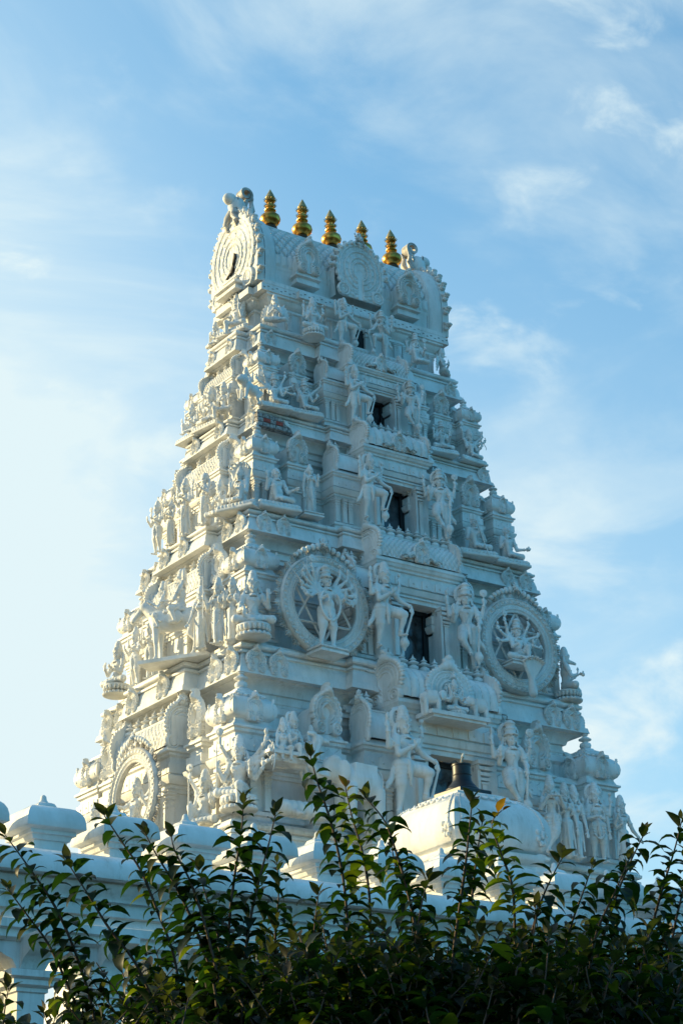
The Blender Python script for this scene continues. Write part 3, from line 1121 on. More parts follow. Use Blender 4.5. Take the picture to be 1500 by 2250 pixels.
roof = ob('barrel_roof', roof_surface(), tower, (0, 0, RZ))
m = MB()
m.box(-1.84, 1.84, -.745, .745, -.06, .012)
ob('roof_plinth', m.mesh('roof_plinth', WHITE), roof)
_m = MB()
for q_, r_ in ((0, .060), (.05, .048), (.088, .030)):
    _m.ball((0, .012 * (q_ > .04), q_), (.06, r_, r_), 8, 6)
_m.ball((-.03, -.055, .02), (.05, .034, .034), 7, 5)
_m.ball((-.03, .055, .02), (.05, .034, .034), 7, 5)
CURL = _m.mesh('flame_curl', CARVED, 60)
for sx in (-1, 1):
    g = ob('end_gable', None, tower, (sx * 1.86, 0, RZ))
    c = MB()
    n = 40
    pts = []
    for i in range(n + 1):
        t = PI * i / n
        sd_ = -math.cos(t)
        pts.append((sd_ * RW * (1 + .20 * math.sin(min(PI, min(t, PI - t) * 1.9))) + sd_ * .105, math.sin(t) ** .9 * RH + .105 * math.sin(t)))
    V = [(-.09, y, z) for y, z in pts] + [(.05, y, z) for y, z in pts]
    c.add(V, [tuple(range(n + 1)), tuple(range(n + 1, 2 * n + 2))[::-1]] + [(i, i + n + 1, i + n + 2, i + 1) for i in range(n)] + [(n, 2 * n + 1, n + 1, 0)])
    g.name = 'end_gable'
    ob('gable_wall', c.mesh('gable_wall', WHITE, 40), g, (0, 0, 0), 0 if sx < 0 else PI)
    ob('gable_panel', GABLE, g, (sx * .088, 0, -.02), LEFT if sx < 0 else -LEFT, (1.40, .72, 1.52))
    # flame curls round the rim
    for i in range(17):
        t = PI * (i + .5) / 17
        sd_ = -math.cos(t)
        y = sd_ * (RW * (1 + .20 * math.sin(min(PI, min(t, PI - t) * 1.9))) + .11)
        z = math.sin(t) ** .9 * RH + .11 * math.sin(t)
        c_o = ob('flame_curl', CURL, g, (sx * .045, y, z), 0)
        c_o.rotation_euler = (PI / 2 - t, 0, 0)
    # little shrine front and crack in the gable
    m = MB()
    m.ring(rect(-.26, .05, -.30, .30), [(0, 0), (0, .05), (-.03, .055), (-.03, .10), (.02, .11), (.02, .15), (-.03, .16)])
    m.ring(rect(-.18, .05, -.20, .20), [(0, .15), (0, .19), (-.03, .20), (-.03, .27), (.0, .28), (0, .31)])
    ob('gable_shrine', m.mesh('gable_shrine', WHITE, 40), g, (0, 0, -.02), 0 if sx < 0 else PI)
    if sx < 0:
        m = MB()
        pts = [(.16, .36), (.02, .44), (-.07, .56), (-.12, .66), (-.10, .74), (-.06, .62), (-.07, .50), (-.02, .42)]
        V = [(-.155, y, z) for y, z in pts] + [(-.10, y, z) for y, z in pts]
        m.add(V, [tuple(range(8)), tuple(range(8, 16))[::-1]] + [(i, (i + 1) % 8, (i + 1) % 8 + 8, i + 8) for i in range(8)])
        ob('crack', m.mesh('crack', DARK), g)
    # crest on top: lion with a big rolled scroll (left) and scroll (right)
    m = MB()
    zt = RH + .15
    kirti(m, (-.06, 0, zt + .16), .15, LEFT)
    for s2 in (-1, 1):
        m.tube([(-.10, s2 * .05, zt + .02), (-.14, s2 * .10, zt - .10), (-.14, s2 * .16, zt - .22), (-.12, s2 * .12, zt - .32)], [.07, .07, .05, .03], 8)
    m.ball((-.02, 0, zt + .12), (.16, .14, .20), 12, 8)
    m.ball((-.16, 0, zt + .24), (.13, .10, .11), 12, 8)
    pts = []
    for i in range(28):
        t = i / 27
        a_ = -PI * .5 + t * PI * 2.6
        r = .125 * (1 - t * .62)
        pts.append((.12 + r * math.cos(a_) * 1.0, zt + .40 + r * math.sin(a_)))
    pts = [(.02, zt - .02), (.06, zt + .12), (.13, zt + .22)] + pts
    w_ = .085
    V = []
    Fq = []
    for j, (x, z) in enumerate(pts):
        p0 = pts[max(0, j - 1)]
        p1 = pts[min(len(pts) - 1, j + 1)]
        dx, dz_ = p1[0] - p0[0], p1[1] - p0[1]
        L_ = math.hypot(dx, dz_) or 1
        nx_, nz_ = -dz_ / L_ * .024, dx / L_ * .024
        V += [(x + nx_, -w_, z + nz_), (x + nx_, w_, z + nz_), (x - nx_, w_, z - nz_), (x - nx_, -w_, z - nz_)]
        if j:
            o_ = (j - 1) * 4
            Fq += [(o_, o_ + 1, o_ + 5, o_ + 4), (o_ + 1, o_ + 2, o_ + 6, o_ + 5), (o_ + 2, o_ + 3, o_ + 7, o_ + 6), (o_ + 3, o_, o_ + 4, o_ + 7)]
    Fq += [(0, 3, 2, 1), tuple(len(V) - 4 + q for q in (0, 1, 2, 3))]
    m.add(V, Fq)
    for s2 in (-1, 1):
        m.tube([(.16, s2 * .07, zt - .02), (.22, s2 * .09, zt + .10), (.20, s2 * .09, zt + .24), (.25, s2 * .09, zt + .34)], [.06, .055, .035, .006], 7)
    ob('scroll_crest', m.mesh('scroll_crest', CARVED, 50), g, (0, 0, 0), 0 if sx < 0 else PI)

# arches on the roof slope
for f in (-1, 1):
    for x, w, z, hh in ((-1.02, .50, .30, .62), (1.02, .50, .30, .62)):
        y = f * .80
        o = ob('dormer_arch', None, tower, (x, y, z + RZ), 0 if f < 0 else PI)
        arch(o, 0, 0, 0, w, hh * .93, 0, KUDU_BIG, 1.2)
        m = MB()
        m.ring(rect(-.23, .23, 0, .5), [(0, -.20), (0, -.14), (-.03, -.13), (-.03, -.09), (.02, -.07), (.02, -.04), (0, -.03), (0, .02)])
        ob('shrine_base', m.mesh('shrine_base', WHITE, 40), o)
        ob('vault', barrel_surf(.16, .20, hh * .78, 'plain', 6, 18), o, (0, .17, 0), PI / 2)
    o = ob('dormer_arch', None, tower, (0, f * .80, .10 + RZ), 0 if f < 0 else PI)
    arch(o, 0, -.02, 0, 1.04, 1.10, 0, GABLE, .45)
    ob('vault', barrel_surf(.24, .46, 1.02, 'plain', 6, 24), o, (0, .26, 0), PI / 2)
    ob('lion_mask', MASK, o, (0, -.05, 1.14), 0, .115)
    for i in range(13):
        t = PI * (i + .5) / 13
        c_o = ob('flame_curl', CURL, o, (-math.cos(t) * .52, -.03, .46 + math.sin(t) * .56), 0, (.7, .9, .9))
        c_o.rotation_euler = (0, t - PI / 2, 0)

# gilded finials on the ridge: things of their own
prof = [(.15, -.10), (.15, 0.0), (.125, .03), (.12, .07), (.17, .10), (.20, .14)]
gp = [(.085, .10), (.12, .12), (.165, .17), (.185, .23), (.17, .29), (.12, .335), (.08, .35), (.075, .37), (.10, .39), (.105, .41), (.08, .43), (.06, .44), (.065, .46), (.085, .475),
      (.085, .50), (.055, .52), (.055, .545), (.075, .56), (.09, .59), (.08, .62), (.05, .63)]
mb_ = MB().lathe([(.17, -.12), (.16, -.02), (.135, .01), (.125, .05), (.115, .085), (.09, .11)], n=24).mesh('finial_foot', BRONZE, 40)
mg = MB().lathe([(r * .96, z) for r, z in gp], n=28).mesh('finial_pot', GOLD, 40)
mss = []
for (zz_, rr_, cnt) in ((.49, .088, 16), (.60, .092, 16)):
    sp = MB()
    sp.lathe([(rr_ * .5, zz_ - .008), (rr_ * .8, zz_ - .004), (rr_ * .8, zz_ + .004), (rr_ * .5, zz_ + .008)], n=16)
    for i in range(cnt):
        a_ = 2 * PI * i / cnt
        sp.tube([(rr_ * .7 * math.cos(a_), rr_ * .7 * math.sin(a_), zz_), (rr_ * 1.32 * math.cos(a_), rr_ * 1.32 * math.sin(a_), zz_ + .022)], [.016, .002], 5)
    mss.append(sp.mesh('petal_ring', GOLDDULL, 40))
mt = MB().lathe([(.05, .62), (.075, .635), (.085, .66), (.06, .72), (.03, .78), (.004, .83)], n=20).mesh('spire_tip', GOLDDULL, 40)
FINX = (-1.225, -.582, .035, .687, 1.33)
labs = ['leftmost gilded pot finial on the roof ridge, beside the lion crest',
        'second gilded pot finial from the left on the roof ridge',
        'gilded pot finial in the middle of the roof ridge, left of the central arch crest',
        'gilded finial half hidden behind the crest of the central roof arch',
        'rightmost gilded pot finial on the roof ridge, beside the rolled scroll']
for i, x in enumerate(FINX):
    o = tag(empty('golden_finial', (x, 0, RZ + RH + .015)), labs[i], 'finial', 'gilded finials on the roof ridge')
    o.rotation_euler = (R((0, 1.5, -1, 0, 1)[i]), R((.8, -1, .5, 0, 1.2)[i]), i)
    for nm, me in (('finial_foot', mb_), ('finial_pot', mg), ('petal_ring', mss[0]), ('petal_ring', mss[1]), ('spire_tip', mt)):
        ob(nm, me, o)

# ---- lower body of the tower down to the ground
m = MB()
A5, B5 = 3.72, 2.61
pl = stepped(A5, B5, [(1.65, .30), (1.15, .22)], [(1.0, .26)])
m.ring(pl, cprof(7.34, .50, 1.0))
m.ring(stepped(3.55, 2.45, [(1.6, .28), (1.1, .2)], [(1.0, .2)]), [(.0, 0), (.25, 0.01), (.25, .5), (.1, .55), (.1, .8), (0, .85), (0, 5.2), (.08, 5.3), (.08, 5.5), (.15, 5.6), (.15, 6.1), (.05, 6.15), (.05, 6.4), (.2, 6.5), (.2, 6.7), (0.05, 6.8), (.05, 7.2)])
ob('base_storey', m.mesh('base_storey', WHITE, 28), tower)

# ------------------------------------------------------------ sculpting engine: smooth unions of simple volumes, meshed as one skin


def vec(*a):
    return np.array(a, dtype=np.float32)


class Sculpt:
    def __init__(s):
        s.p = []

    def cap(s, a, b, ra, rb=None, k=.012, dis=None):
        a = np.array(a, np.float32)
        b = np.array(b, np.float32)
        rb = ra if rb is None else rb
        R_ = max(ra, rb)
        lo = np.minimum(a, b) - R_
        hi = np.maximum(a, b) + R_

        def f(P):
            d = b - a
            L2 = float(d @ d) + 1e-9
            t = np.clip(((P - a) @ d) / L2, 0, 1)
            q = P - a - t[..., None] * d
            v = np.sqrt((q * q).sum(-1)) - (ra + (rb - ra) * t)
            return v if dis is None else v - dis(P, t)
        s.p.append((f, lo, hi, k))
        return s

    def ell(s, c, r, k=.012, rz=0.0, rx=0.0, dis=None):
        c = np.array(c, np.float32)
        r = np.array(r if hasattr(r, '__len__') else (r, r, r), np.float32)
        m = float(r.max())
        Rm = None
        if rz or rx:
            Rm = np.array((Matrix.Rotation(rz, 3, 'Z') @ Matrix.Rotation(rx, 3, 'X')), np.float32)

        def f(P):
            q = P - c
            if Rm is not None:
                q = q @ Rm
            a1 = np.sqrt(((q / r) ** 2).sum(-1)) + 1e-6
            a2 = np.sqrt(((q / (r * r)) ** 2).sum(-1)) + 1e-6
            v = a1 * (a1 - 1) / a2
            return v if dis is None else v - dis(P, q)
        s.p.append((f, c - m, c + m, k))
        return s

    def tor(s, c, n, R_, r, k=.004, sq=(1, 1)):
        c = np.array(c, np.float32)
        n = np.array(n, np.float32)
        n = n / np.linalg.norm(n)
        m = R_ * max(sq) + r

        def f(P):
            q = P - c
            h = q @ n
            w = q - h[..., None] * n
            rad = np.sqrt((w[..., 0] / sq[0]) ** 2 + (w[..., 1] / sq[1]) ** 2 + w[..., 2] ** 2)
            return np.hypot(rad - R_, h) - r
        s.p.append((f, c - m, c + m, k))
        return s

    def disc(s, c, n, R_, t, k=.004, scal=0, amp=0.0):
        """disc of radius R_, half thickness t; optional scalloped rim"""
        c = np.array(c, np.float32)
        n = np.array(n, np.float32)
        n = n / np.linalg.norm(n)
        u = np.cross(n, (0, 0, 1.0) if abs(n[2]) < .9 else (1.0, 0, 0)).astype(np.float32)
        u /= np.linalg.norm(u)
        w_ = np.cross(n, u)
        m = R_ + amp + t

        def f(P):
            q = P - c
            h = np.abs(q @ n) - t
            a = q @ u
            b = q @ w_
            rr = np.hypot(a, b)
            rad = rr - R_
            if scal:
                rad = rad - amp * np.abs(np.sin(np.arctan2(b, a) * scal / 2))
            return np.maximum(h, rad)
        s.p.append((f, c - m, c + m, k))
        return s

    def box(s, c, h, k=.004, rz=0.0):
        c = np.array(c, np.float32)
        h = np.array(h, np.float32)
        ca, sa = math.cos(rz), math.sin(rz)
        m = np.array([abs(h[0] * ca) + abs(h[1] * sa), abs(h[0] * sa) + abs(h[1] * ca), h[2]])

        def f(P):
            q = P - c
            x = q[..., 0] * ca + q[..., 1] * sa
            y = -q[..., 0] * sa + q[..., 1] * ca
            return np.maximum(np.maximum(np.abs(x) - h[0], np.abs(y) - h[1]), np.abs(q[..., 2]) - h[2])
        s.p.append((f, c - m, c + m, k))
        return s

    def tube(s, pts, r, k=.004):
        n = len(pts)
        for i in range(n - 1):
            r0 = r[i] if hasattr(r, '__len__') else r
            r1 = r[i + 1] if hasattr(r, '__len__') else r
            s.cap(pts[i], pts[i + 1], r0, r1, k if i else min(k, .006))
        return s

    def mesh(s, name, mat, h, smooth=True):
        los = np.min([p[1] for p in s.p], 0) - 3 * h
        his = np.max([p[2] for p in s.p], 0) + 3 * h
        n = np.ceil((his - los) / h).astype(int) + 1
        V = np.full(tuple(n), 1e3, np.float32)
        ax = [(los[i] + h * np.arange(n[i])).astype(np.float32) for i in range(3)]
        for f, lo, hi, k in s.p:
            mg = max(2.2 * h, k + h)
            i0 = np.maximum(np.floor((lo - mg - los) / h).astype(int), 0)
            i1 = np.minimum(np.ceil((hi + mg - los) / h).astype(int) + 1, n)
            sl = tuple(slice(i0[j], i1[j]) for j in range(3))
            P = np.stack(np.meshgrid(ax[0][sl[0]], ax[1][sl[1]], ax[2][sl[2]], indexing='ij'), -1)
            d = f(P)
            o = V[sl]
            if k > 0:
                g = np.clip(k - np.abs(o - d), 0, None) / k
                V[sl] = np.minimum(o, d) - g * g * k * .25
            else:
                V[sl] = np.minimum(o, d)
        return mesh_from(name, *nets(V, los, h), mat, smooth)


def nets(V, lo, h):
    s = V < 0
    n = V.shape
    c = [s[i:n[0] - 1 + i, j:n[1] - 1 + j, k:n[2] - 1 + k] for i in (0, 1) for j in (0, 1) for k in (0, 1)]
    tot = sum(x.astype(np.int8) for x in c)
    act = (tot > 0) & (tot < 8)
    I, J, K = np.nonzero(act)
    m = len(I)
    idx = -np.ones(act.shape, np.int32)
    idx[I, J, K] = np.arange(m)
    acc = np.zeros((m, 3), np.float32)
    cnt = np.zeros(m, np.float32)
    Vc = np.clip(V, -3 * h, 3 * h)
    for a in range(3):
        for p in (0, 1):
            for q in (0, 1):
                o = [0, 0, 0]
                b, cc = [x for x in range(3) if x != a]
                o[b] = p
                o[cc] = q
                e = list(o)
                e[a] = 1
                v0 = Vc[I + o[0], J + o[1], K + o[2]]
                v1 = Vc[I + e[0], J + e[1], K + e[2]]
                cr = (v0 < 0) != (v1 < 0)
                t = np.where(cr, v0 / np.where(cr, v0 - v1, 1), 0)
                w = cr.astype(np.float32)
                for x in range(3):
                    acc[:, x] += w * (t if x == a else o[x])
                cnt += w
    P = (np.stack([I, J, K], 1) + acc / cnt[:, None]) * h + lo
    fs = []
    for a in range(3):
        b, cc = [(1, 2), (2, 0), (0, 1)][a]
        sl0 = [slice(None)] * 3
        sl1 = [slice(None)] * 3
        sl0[a] = slice(0, n[a] - 1)
        sl1[a] = slice(1, n[a])
        s0 = s[tuple(sl0)]
        s1 = s[tuple(sl1)]
        ch = s0 != s1
        E = np.array(np.nonzero(ch)).T
        ok = (E[:, b] > 0) & (E[:, cc] > 0) & (E[:, b] < n[b] - 1) & (E[:, cc] < n[cc] - 1)
        E = E[ok]
        ins = s0[E[:, 0], E[:, 1], E[:, 2]]
        q = []
        for db, dc in ((0, 0), (-1, 0), (-1, -1), (0, -1)):
            F = E.copy()
            F[:, b] += db
            F[:, cc] += dc
            q.append(idx[F[:, 0], F[:, 1], F[:, 2]])
        Q = np.stack(q, 1)
        Q = np.where(ins[:, None], Q, Q[:, ::-1])
        fs.append(Q)
    Fq = np.concatenate(fs)
    Fq = Fq[(Fq >= 0).all(1)]
    return P, Fq


def lerp(a, b, t):
    return tuple(a[i] + (b[i] - a[i]) * t for i in range(3))


def add3(a, b):
    return (a[0] + b[0], a[1] + b[1], a[2] + b[2])


def hand(S_, wrist, d, item, side):
    """palm, four fingers and thumb; d = unit direction of the fingers"""
    d = np.array(d, float)
    d /= np.linalg.norm(d)
    sx = np.cross(d, (0, 1.0, 0.0))
    if np.linalg.norm(sx) < .2:
        sx = np.array((1.0, 0, 0))
    sx /= np.linalg.norm(sx)
    w = np.array(wrist, float)
    p = w + d * .040
    S_.ell(tuple(p), (.021, .019, .028), .012)
    fwd = np.cross(sx, d)
    for i, (o, l) in enumerate(((-.020, .040), (-.007, .050), (.007, .048), (.020, .036))):
        a = p + sx * o + d * .016
        b = a + d * l * .55 + fwd * .004
        c = b + d * l * .45 + fwd * (.018 if item not in (None, 'bless') else .006)
        S_.cap(tuple(a), tuple(b), .0082, .0078, .003)
        S_.cap(tuple(b), tuple(c), .0078, .0062, .003)
    a = p + sx * .018 * side - d * .012
    b = a + sx * .022 * side + d * .014
    S_.cap(tuple(a), tuple(b), .0095, .008, .004)
    S_.cap(tuple(b), tuple(b + d * .022), .008, .007, .003)
    return tuple(p + d * .03), d, sx


def held(S_, item, p, d, foot=None):
    x, y, z = p
    if item == 'wheel':
        S_.cap((x, y, z), (x, y, z + .05), .007, .007, .003)
        S_.disc((x, y, z + .085), (0, 1, 0), .042, .010, .003, 12, .012)
        S_.ell((x, y - .01, z + .085), (.014, .014, .014), .003)
    elif item == 'conch':
        S_.ell((x, y, z + .065), (.024, .022, .036), .004)
        S_.cap((x, y, z + .02), (x, y, z + .12), .012, .004, .004)
    elif item == 'lotus':
        S_.cap((x, y, z), (x, y, z + .05), .007, .007, .003)
        for i in range(5):
            a = i * 1.257
            S_.ell((x + .014 * math.cos(a), y + .014 * math.sin(a), z + .07), (.011, .011, .024), .003)
    elif item == 'trident':
        S_.cap((x, y - .02, z - .30), (x, y - .02, z + .12), .008, .008, .002)
        S_.cap((x - .03, y - .02, z + .12), (x + .03, y - .02, z + .12), .007, .007, .002)
        for o in (-.03, 0, .03):
            S_.cap((x + o, y - .02, z + .12), (x + o * 1.1, y - .02, z + .20), .007, .003, .002)
    elif item == 'staff':
        S_.cap((x, y - .02, z - .42), (x, y - .02, z + .25), .009, .009, .002)
        S_.ell((x, y - .02, z + .27), (.016, .016, .03), .003)
    elif item == 'axe':
        S_.cap((x + .10, y - .03, z - .42), (x - .12, y - .02, z + .24), .010, .010, .002)
        S_.box((x - .16, y - .02, z + .20), (.055, .010, .055), .002)
    elif item == 'sword':
        e = np.array(d) * .30
        S_.cap((x, y, z), (x + e[0], y + e[1], z + e[2]), .012, .007, .002)
        S_.disc((x, y, z), tuple(d), .025, .006, .002)
    elif item == 'bow':
        pts = [(x + .05 * math.cos(t) - .03, y - .01, z + .20 * math.sin(t)) for t in np.linspace(-1.35, 1.35, 9)]
        S_.tube(pts, [.004, .006, .008, .009, .009, .009, .008, .006, .004], .003)
    elif item == 'noose':
        S_.tor((x, y, z - .06), (0, 1, 0), .04, .006, .002)
    elif item == 'flower':
        S_.ell((x, y, z + .03), (.018, .018, .022), .004)
    elif item == 'pot':
        S_.ell((x, y - .01, z - .02), (.03, .03, .03), .004)
        S_.cap((x, y - .01, z), (x, y - .01, z + .035), .014, .010, .004)
    elif item == 'snake':
        pts = [(x + .03 * math.sin(t * 1.6), y - .01, z + .06 - t * .05) for t in np.linspace(0, 6, 13)]
        S_.tube(pts, [.012] + [.008] * 11 + [.003], .003)
    elif item == 'bell':
        S_.cap((x, y, z), (x, y, z + .05), .007, .007, .003)
        S_.cap((x, y, z + .05), (x, y, z + .08), .022, .010, .003)
    elif item == 'club':
        q = foot or (x, y - .02, z - .36)
        S_.cap(p, q, .013, .017, .003)
        S_.ell((q[0], q[1], q[2] - .02), (.058, .058, .062), .004,
               dis=lambda P, t: .0035 * np.cos(10 * np.arctan2(t[..., 1], t[..., 0])))
        S_.tor((q[0], q[1], q[2] + .035), (0, 0, 1), .032, .010, .003)
        S_.cap((q[0], q[1], q[2] - .07), (q[0], q[1], q[2] - .105), .030, .018, .004)
        S_.ell(p, (.02, .02, .02), .003)
    elif item == 'flute':
        S_.cap((x - .10, y - .02, z + .01), (x + .14, y - .03, z - .005), .009, .009, .002)


def figure(name, f, mat=None, vox=.0105):
    """carved figure, 1 unit = height to the top of the head when standing; faces -Y; returns mesh"""
    S_ = Sculpt()
    fem = f.get('fem')
    fat = f.get('fat', 0)
    seat = f.get('seat')
    lean = f.get('lean', 0.0)
    pz = {None: .50, 'cross': .10, 'ease': .10, 'ride': .12, 'wing': .12, 'hang': .10}[seat]
    hip = f.get('hip', 0.0)
    P0 = (hip, f.get('py', 0.0), pz + f.get('dz', 0))
    wa = add3(P0, (-hip * .3, -.005, .10))
    ch = add3(P0, (lean - hip * .5, 0, .215))
    nk = add3(ch, (lean * .4, 0, .095))
    ht = f.get('turn', 0.0)
    hs = 1.22
    hd = add3(nk, (lean * .3, -.008, .085))
    w = .9 if fem else 1.0
    # torso
    S_.ell(P0, (.088 + fat * .03, .068 + fat * .03, .062), .02)
    S_.cap(P0, wa, .072 + fat * .03, .056 * (w + .02) + fat * .05, .03)
    if fat:
        S_.ell(add3(wa, (0, -.03, -.01)), (.085, .075, .075), .03)
    S_.cap(wa, ch, .055 * w + fat * .02, .070 * w, .03)
    S_.ell(ch, (.098 * w, .066, .082), .03)
    shl = [add3(ch, (s * .112 * w, .0, .062)) for s in (-1, 1)]
    S_.cap(shl[0], shl[1], .036, .036, .03)
    for s in (-1, 1):
        if fem:
            S_.ell(add3(ch, (s * .040, -.062, .005)), (.036, .036, .036), .008)
        else:
            S_.ell(add3(ch, (s * .042, -.048, .015)), (.046, .026, .036), .010)
        S_.ell(shl[0 if s < 0 else 1], (.043 * w, .042, .043), .015)
    S_.ell(add3(wa, (0, -.052, .01)), (.01, .006, .01), .004)
    # neck and head
    S_.cap(add3(nk, (0, 0, -.03)), add3(hd, (0, 0, -.03)), .036 * w, .034 * w, .015)
    ct, st = math.cos(ht), math.sin(ht)

    def H(x, y, z):
        x, y, z = x * hs, y * hs, z * hs
        return (hd[0] + x * ct - y * st, hd[1] + x * st + y * ct, hd[2] + z)
    hk = f.get('head')
    if hk == 'boar':
        S_.ell(H(0, 0, .01), (.062, .066, .070), .01)
        S_.cap(H(0, -.04, -.005), H(0, -.125, -.035), .036, .022, .012)
        S_.disc(H(0, -.130, -.037), (st, -ct, 0), .020, .006, .003)
        for s in (-1, 1):
            S_.cap(H(s * .05, 0, .05), H(s * .065, .0, .085), .014, .006, .006)
            S_.cap(H(s * .018, -.10, -.035), H(s * .026, -.115, -.005), .006, .003, .003)
    elif hk == 'bird':
        S_.ell(H(0, 0, .01), (.056, .062, .064), .01)
        S_.cap(H(0, -.045, .0), H(0, -.09, -.012), .016, .007, .004)
        S_.cap(H(0, -.088, -.010), H(0, -.094, -.028), .007, .003, .002)
    else:
        S_.ell(H(0, .004, .012), (.060 * 1, .066, .070), .012)
        S_.ell(H(0, -.014, -.030), (.043, .045, .042), .018)           # jaw
        S_.ell(H(0, -.046, -.052), (.016, .014, .012), .008)           # chin
        S_.cap(H(0, -.052, .022), H(0, -.066, -.006), .007, .011, .005)  # nose
        S_.ell(H(-.009, -.060, -.008), (.006, .006, .005), .003)
        S_.ell(H(.009, -.060, -.008), (.006, .006, .005), .003)
        S_.cap(H(-.016, -.055, -.029), H(.016, -.055, -.029), .0055, .0055, .002)
        S_.cap(H(-.011, -.055, -.036), H(.011, -.055, -.036), .0055, .0055, .002)
        for s in (-1, 1):
            S_.ell(H(s * .022, -.050, .012), (.0125, .010, .0085), .002)  # eyes
            S_.tube([H(s * .008, -.057, .026), H(s * .022, -.057, .034), H(s * .038, -.048, .026)], .0048, .003)
            S_.ell(H(s * .030, -.040, -.018), (.016, .014, .016), .01)   # cheek
            S_.cap(H(s * .056, .0, .018), H(s * .058, .0, -.025), .012, .008, .003)  # ear
            S_.ell(H(s * .062, -.004, -.045), (.015, .015, .018), .003)  # ear ring
        if not fem and f.get('tache', True):
            S_.tube([H(-.030, -.047, -.020), H(0, -.061, -.021), H(.030, -.047, -.020)], [.003, .006, .003], .002)
    cr = f.get('crown', 'tall')
    if cr == 'tall':
        for z, r in ((.050, .062), (.072, .054), (.095, .050), (.118, .044), (.140, .040)):
            S_.cap(H(0, .006, z), H(0, .006, z + .014), r * hs, r * hs * .88, .006)
            S_.tor(H(0, .006, z), (0, 0, 1), r * hs, .008, .004)
        S_.cap(H(0, .006, .150), H(0, .006, .195), .026 * hs, .004, .004)
        S_.ell(H(0, -.056, .070), (.018, .012, .024), .003)
        for s in (-1, 1):
            S_.ell(H(s * .048, -.035, .062), (.014, .014, .016), .003)
    elif cr == 'pot':
        S_.tor(H(0, .0, .048), (0, 0, 1), .064 * hs, .012, .004)
        S_.cap(H(0, .006, .055), H(0, .006, .100), .055 * hs, .048 * hs, .006)
        S_.tor(H(0, .006, .105), (0, 0, 1), .050 * hs, .010, .003)
        S_.cap(H(0, .006, .115), H(0, .006, .150), .038 * hs, .045 * hs, .004)
        S_.disc(H(0, .006, .158), (0, 0, 1), .052 * hs, .010, .003)
        S_.ell(H(0, .006, .172), (.03, .03, .016), .004)
    elif cr == 'turban':
        for i, (z, r) in enumerate(((.035, .064), (.055, .066), (.075, .058), (.092, .044))):
            S_.tor(H(0, .008, z), (.1 * (-1) ** i, -.1, 1), r * hs * .75, .020 * hs, .004)
        S_.ell(H(0, .008, .07), (.05, .05, .05), .004)
    elif cr == 'bun':
        S_.ell(H(0, .012, .04), (.066, .068, .06), .008)
        S_.ell(H(0, .012, .10), (.038, .038, .040), .006)
        S_.tor(H(0, .012, .078), (0, 0, 1), .036, .010, .003)
    elif cr == 'bald':
        S_.ell(H(0, .01, .03), (.062, .066, .060), .008)
    # long hair / side curls
    if f.get('hair', True) and cr != 'bald':
        for s in (-1, 1):
            S_.tube([H(s * .058, .03, .02), H(s * .078, .03, -.04), H(s * .092, .025, -.085)], [.020, .024, .016], .008)
            S_.ell(H(s * .092, .01, -.06), (.02, .018, .022), .004)
    if f.get('halo'):
        S_.disc(H(-.03 * 0, .05, .075), (st, -ct, 0), .105 * hs, .010, .003, 26, .014)
        S_.tor(H(0, .035, .075), (st, -ct, 0.001), .088 * hs, .009, .003)
    # necklaces
    for z, R_, r in ((.055, .062, .011), (.025, .078, .010)):
        S_.tor(add3(ch, (0, -.012, z)), (0, .62, 1), R_ * w, r, .003)
    S_.ell(add3(ch, (0, -.082, -.012)), (.014, .010, .016), .003)
    S_.tor(add3(ch, (0, 0, -.045)), (0, 0, 1), .073 * w, .007, .003, (1, .9))
    if f.get('thread', not fem):
        pts = []
        for t in np.linspace(0, 1, 9):
            pts.append((ch[0] + .06 - .12 * t, ch[1] - .062 - .012 * math.sin(t * PI), ch[2] + .055 - .24 * t))
        S_.tube(pts, .0058, .002)
    if f.get('garland'):
        g = f['garland']
        for s in (-1, 1):
            pts = [add3(nk, (s * .055, -.02, -.02)), add3(ch, (s * .085, -.065, -.02)), add3(wa, (s * .095, -.06, -.03)), add3(P0, (s * .075, -.09, -.12 * g)), add3(P0, (0, -.10, -.20 * g))]
            pp = []
            for i in range(len(pts) - 1):
                for q in range(5):
                    pp.append(lerp(pts[i], pts[i + 1], q / 5))
            for i, q in enumerate(pp):
                S_.ell(q, (.015, .015, .012), .004)
    # belt
    S_.tor(add3(P0, (0, 0, .050)), (0, 0, 1), .078 + fat * .035, .013, .004, (1.02, .88))
    S_.ell(add3(P0, (0, -.078, .045)), (.022, .014, .022), .004)
    for s in (-1, 1):
        S_.tube([add3(P0, (0, -.078, .04)), add3(P0, (s * .045, -.078, .005)), add3(P0, (s * .085, -.045, .04))], .0075, .003)
    # legs
    fold = lambda A, n: (lambda P, t: A * np.cos(t * n * 2 * PI))
    if seat is None:
        L = f.get('legs') or {-1: ((-.065, -.015, .27), (-.070, .01, .035)), 1: ((.065, -.02, .27), (.075, .01, .035))}
        for s in (-1, 1):
            kn, an = L[s]
            hp = add3(P0, (s * .050, 0, -.015))
            if not f.get('skirt'):
                S_.cap(hp, kn, .068, .048, .02, fold(.0035, 5))
                S_.cap(kn, an, .044, .024, .012)
                S_.ell(lerp(kn, an, .3), (.034, .040, .055), .02)
                S_.tor(lerp(kn, an, .90), np.array(an) - np.array(kn), .027, .009, .003)
                S_.tor(lerp(hp, kn, .88), np.array(kn) - np.array(hp), .050, .010, .004)
            toe = f.get('toe', {}).get(s, (s * .022, -.085, -.02))
            S_.cap(add3(an, (0, .015, -.018)), add3(an, toe), .021, .015, .012)
            S_.ell(add3(an, (toe[0], toe[1] * .95, toe[2])), (.024, .026, .013), .008)
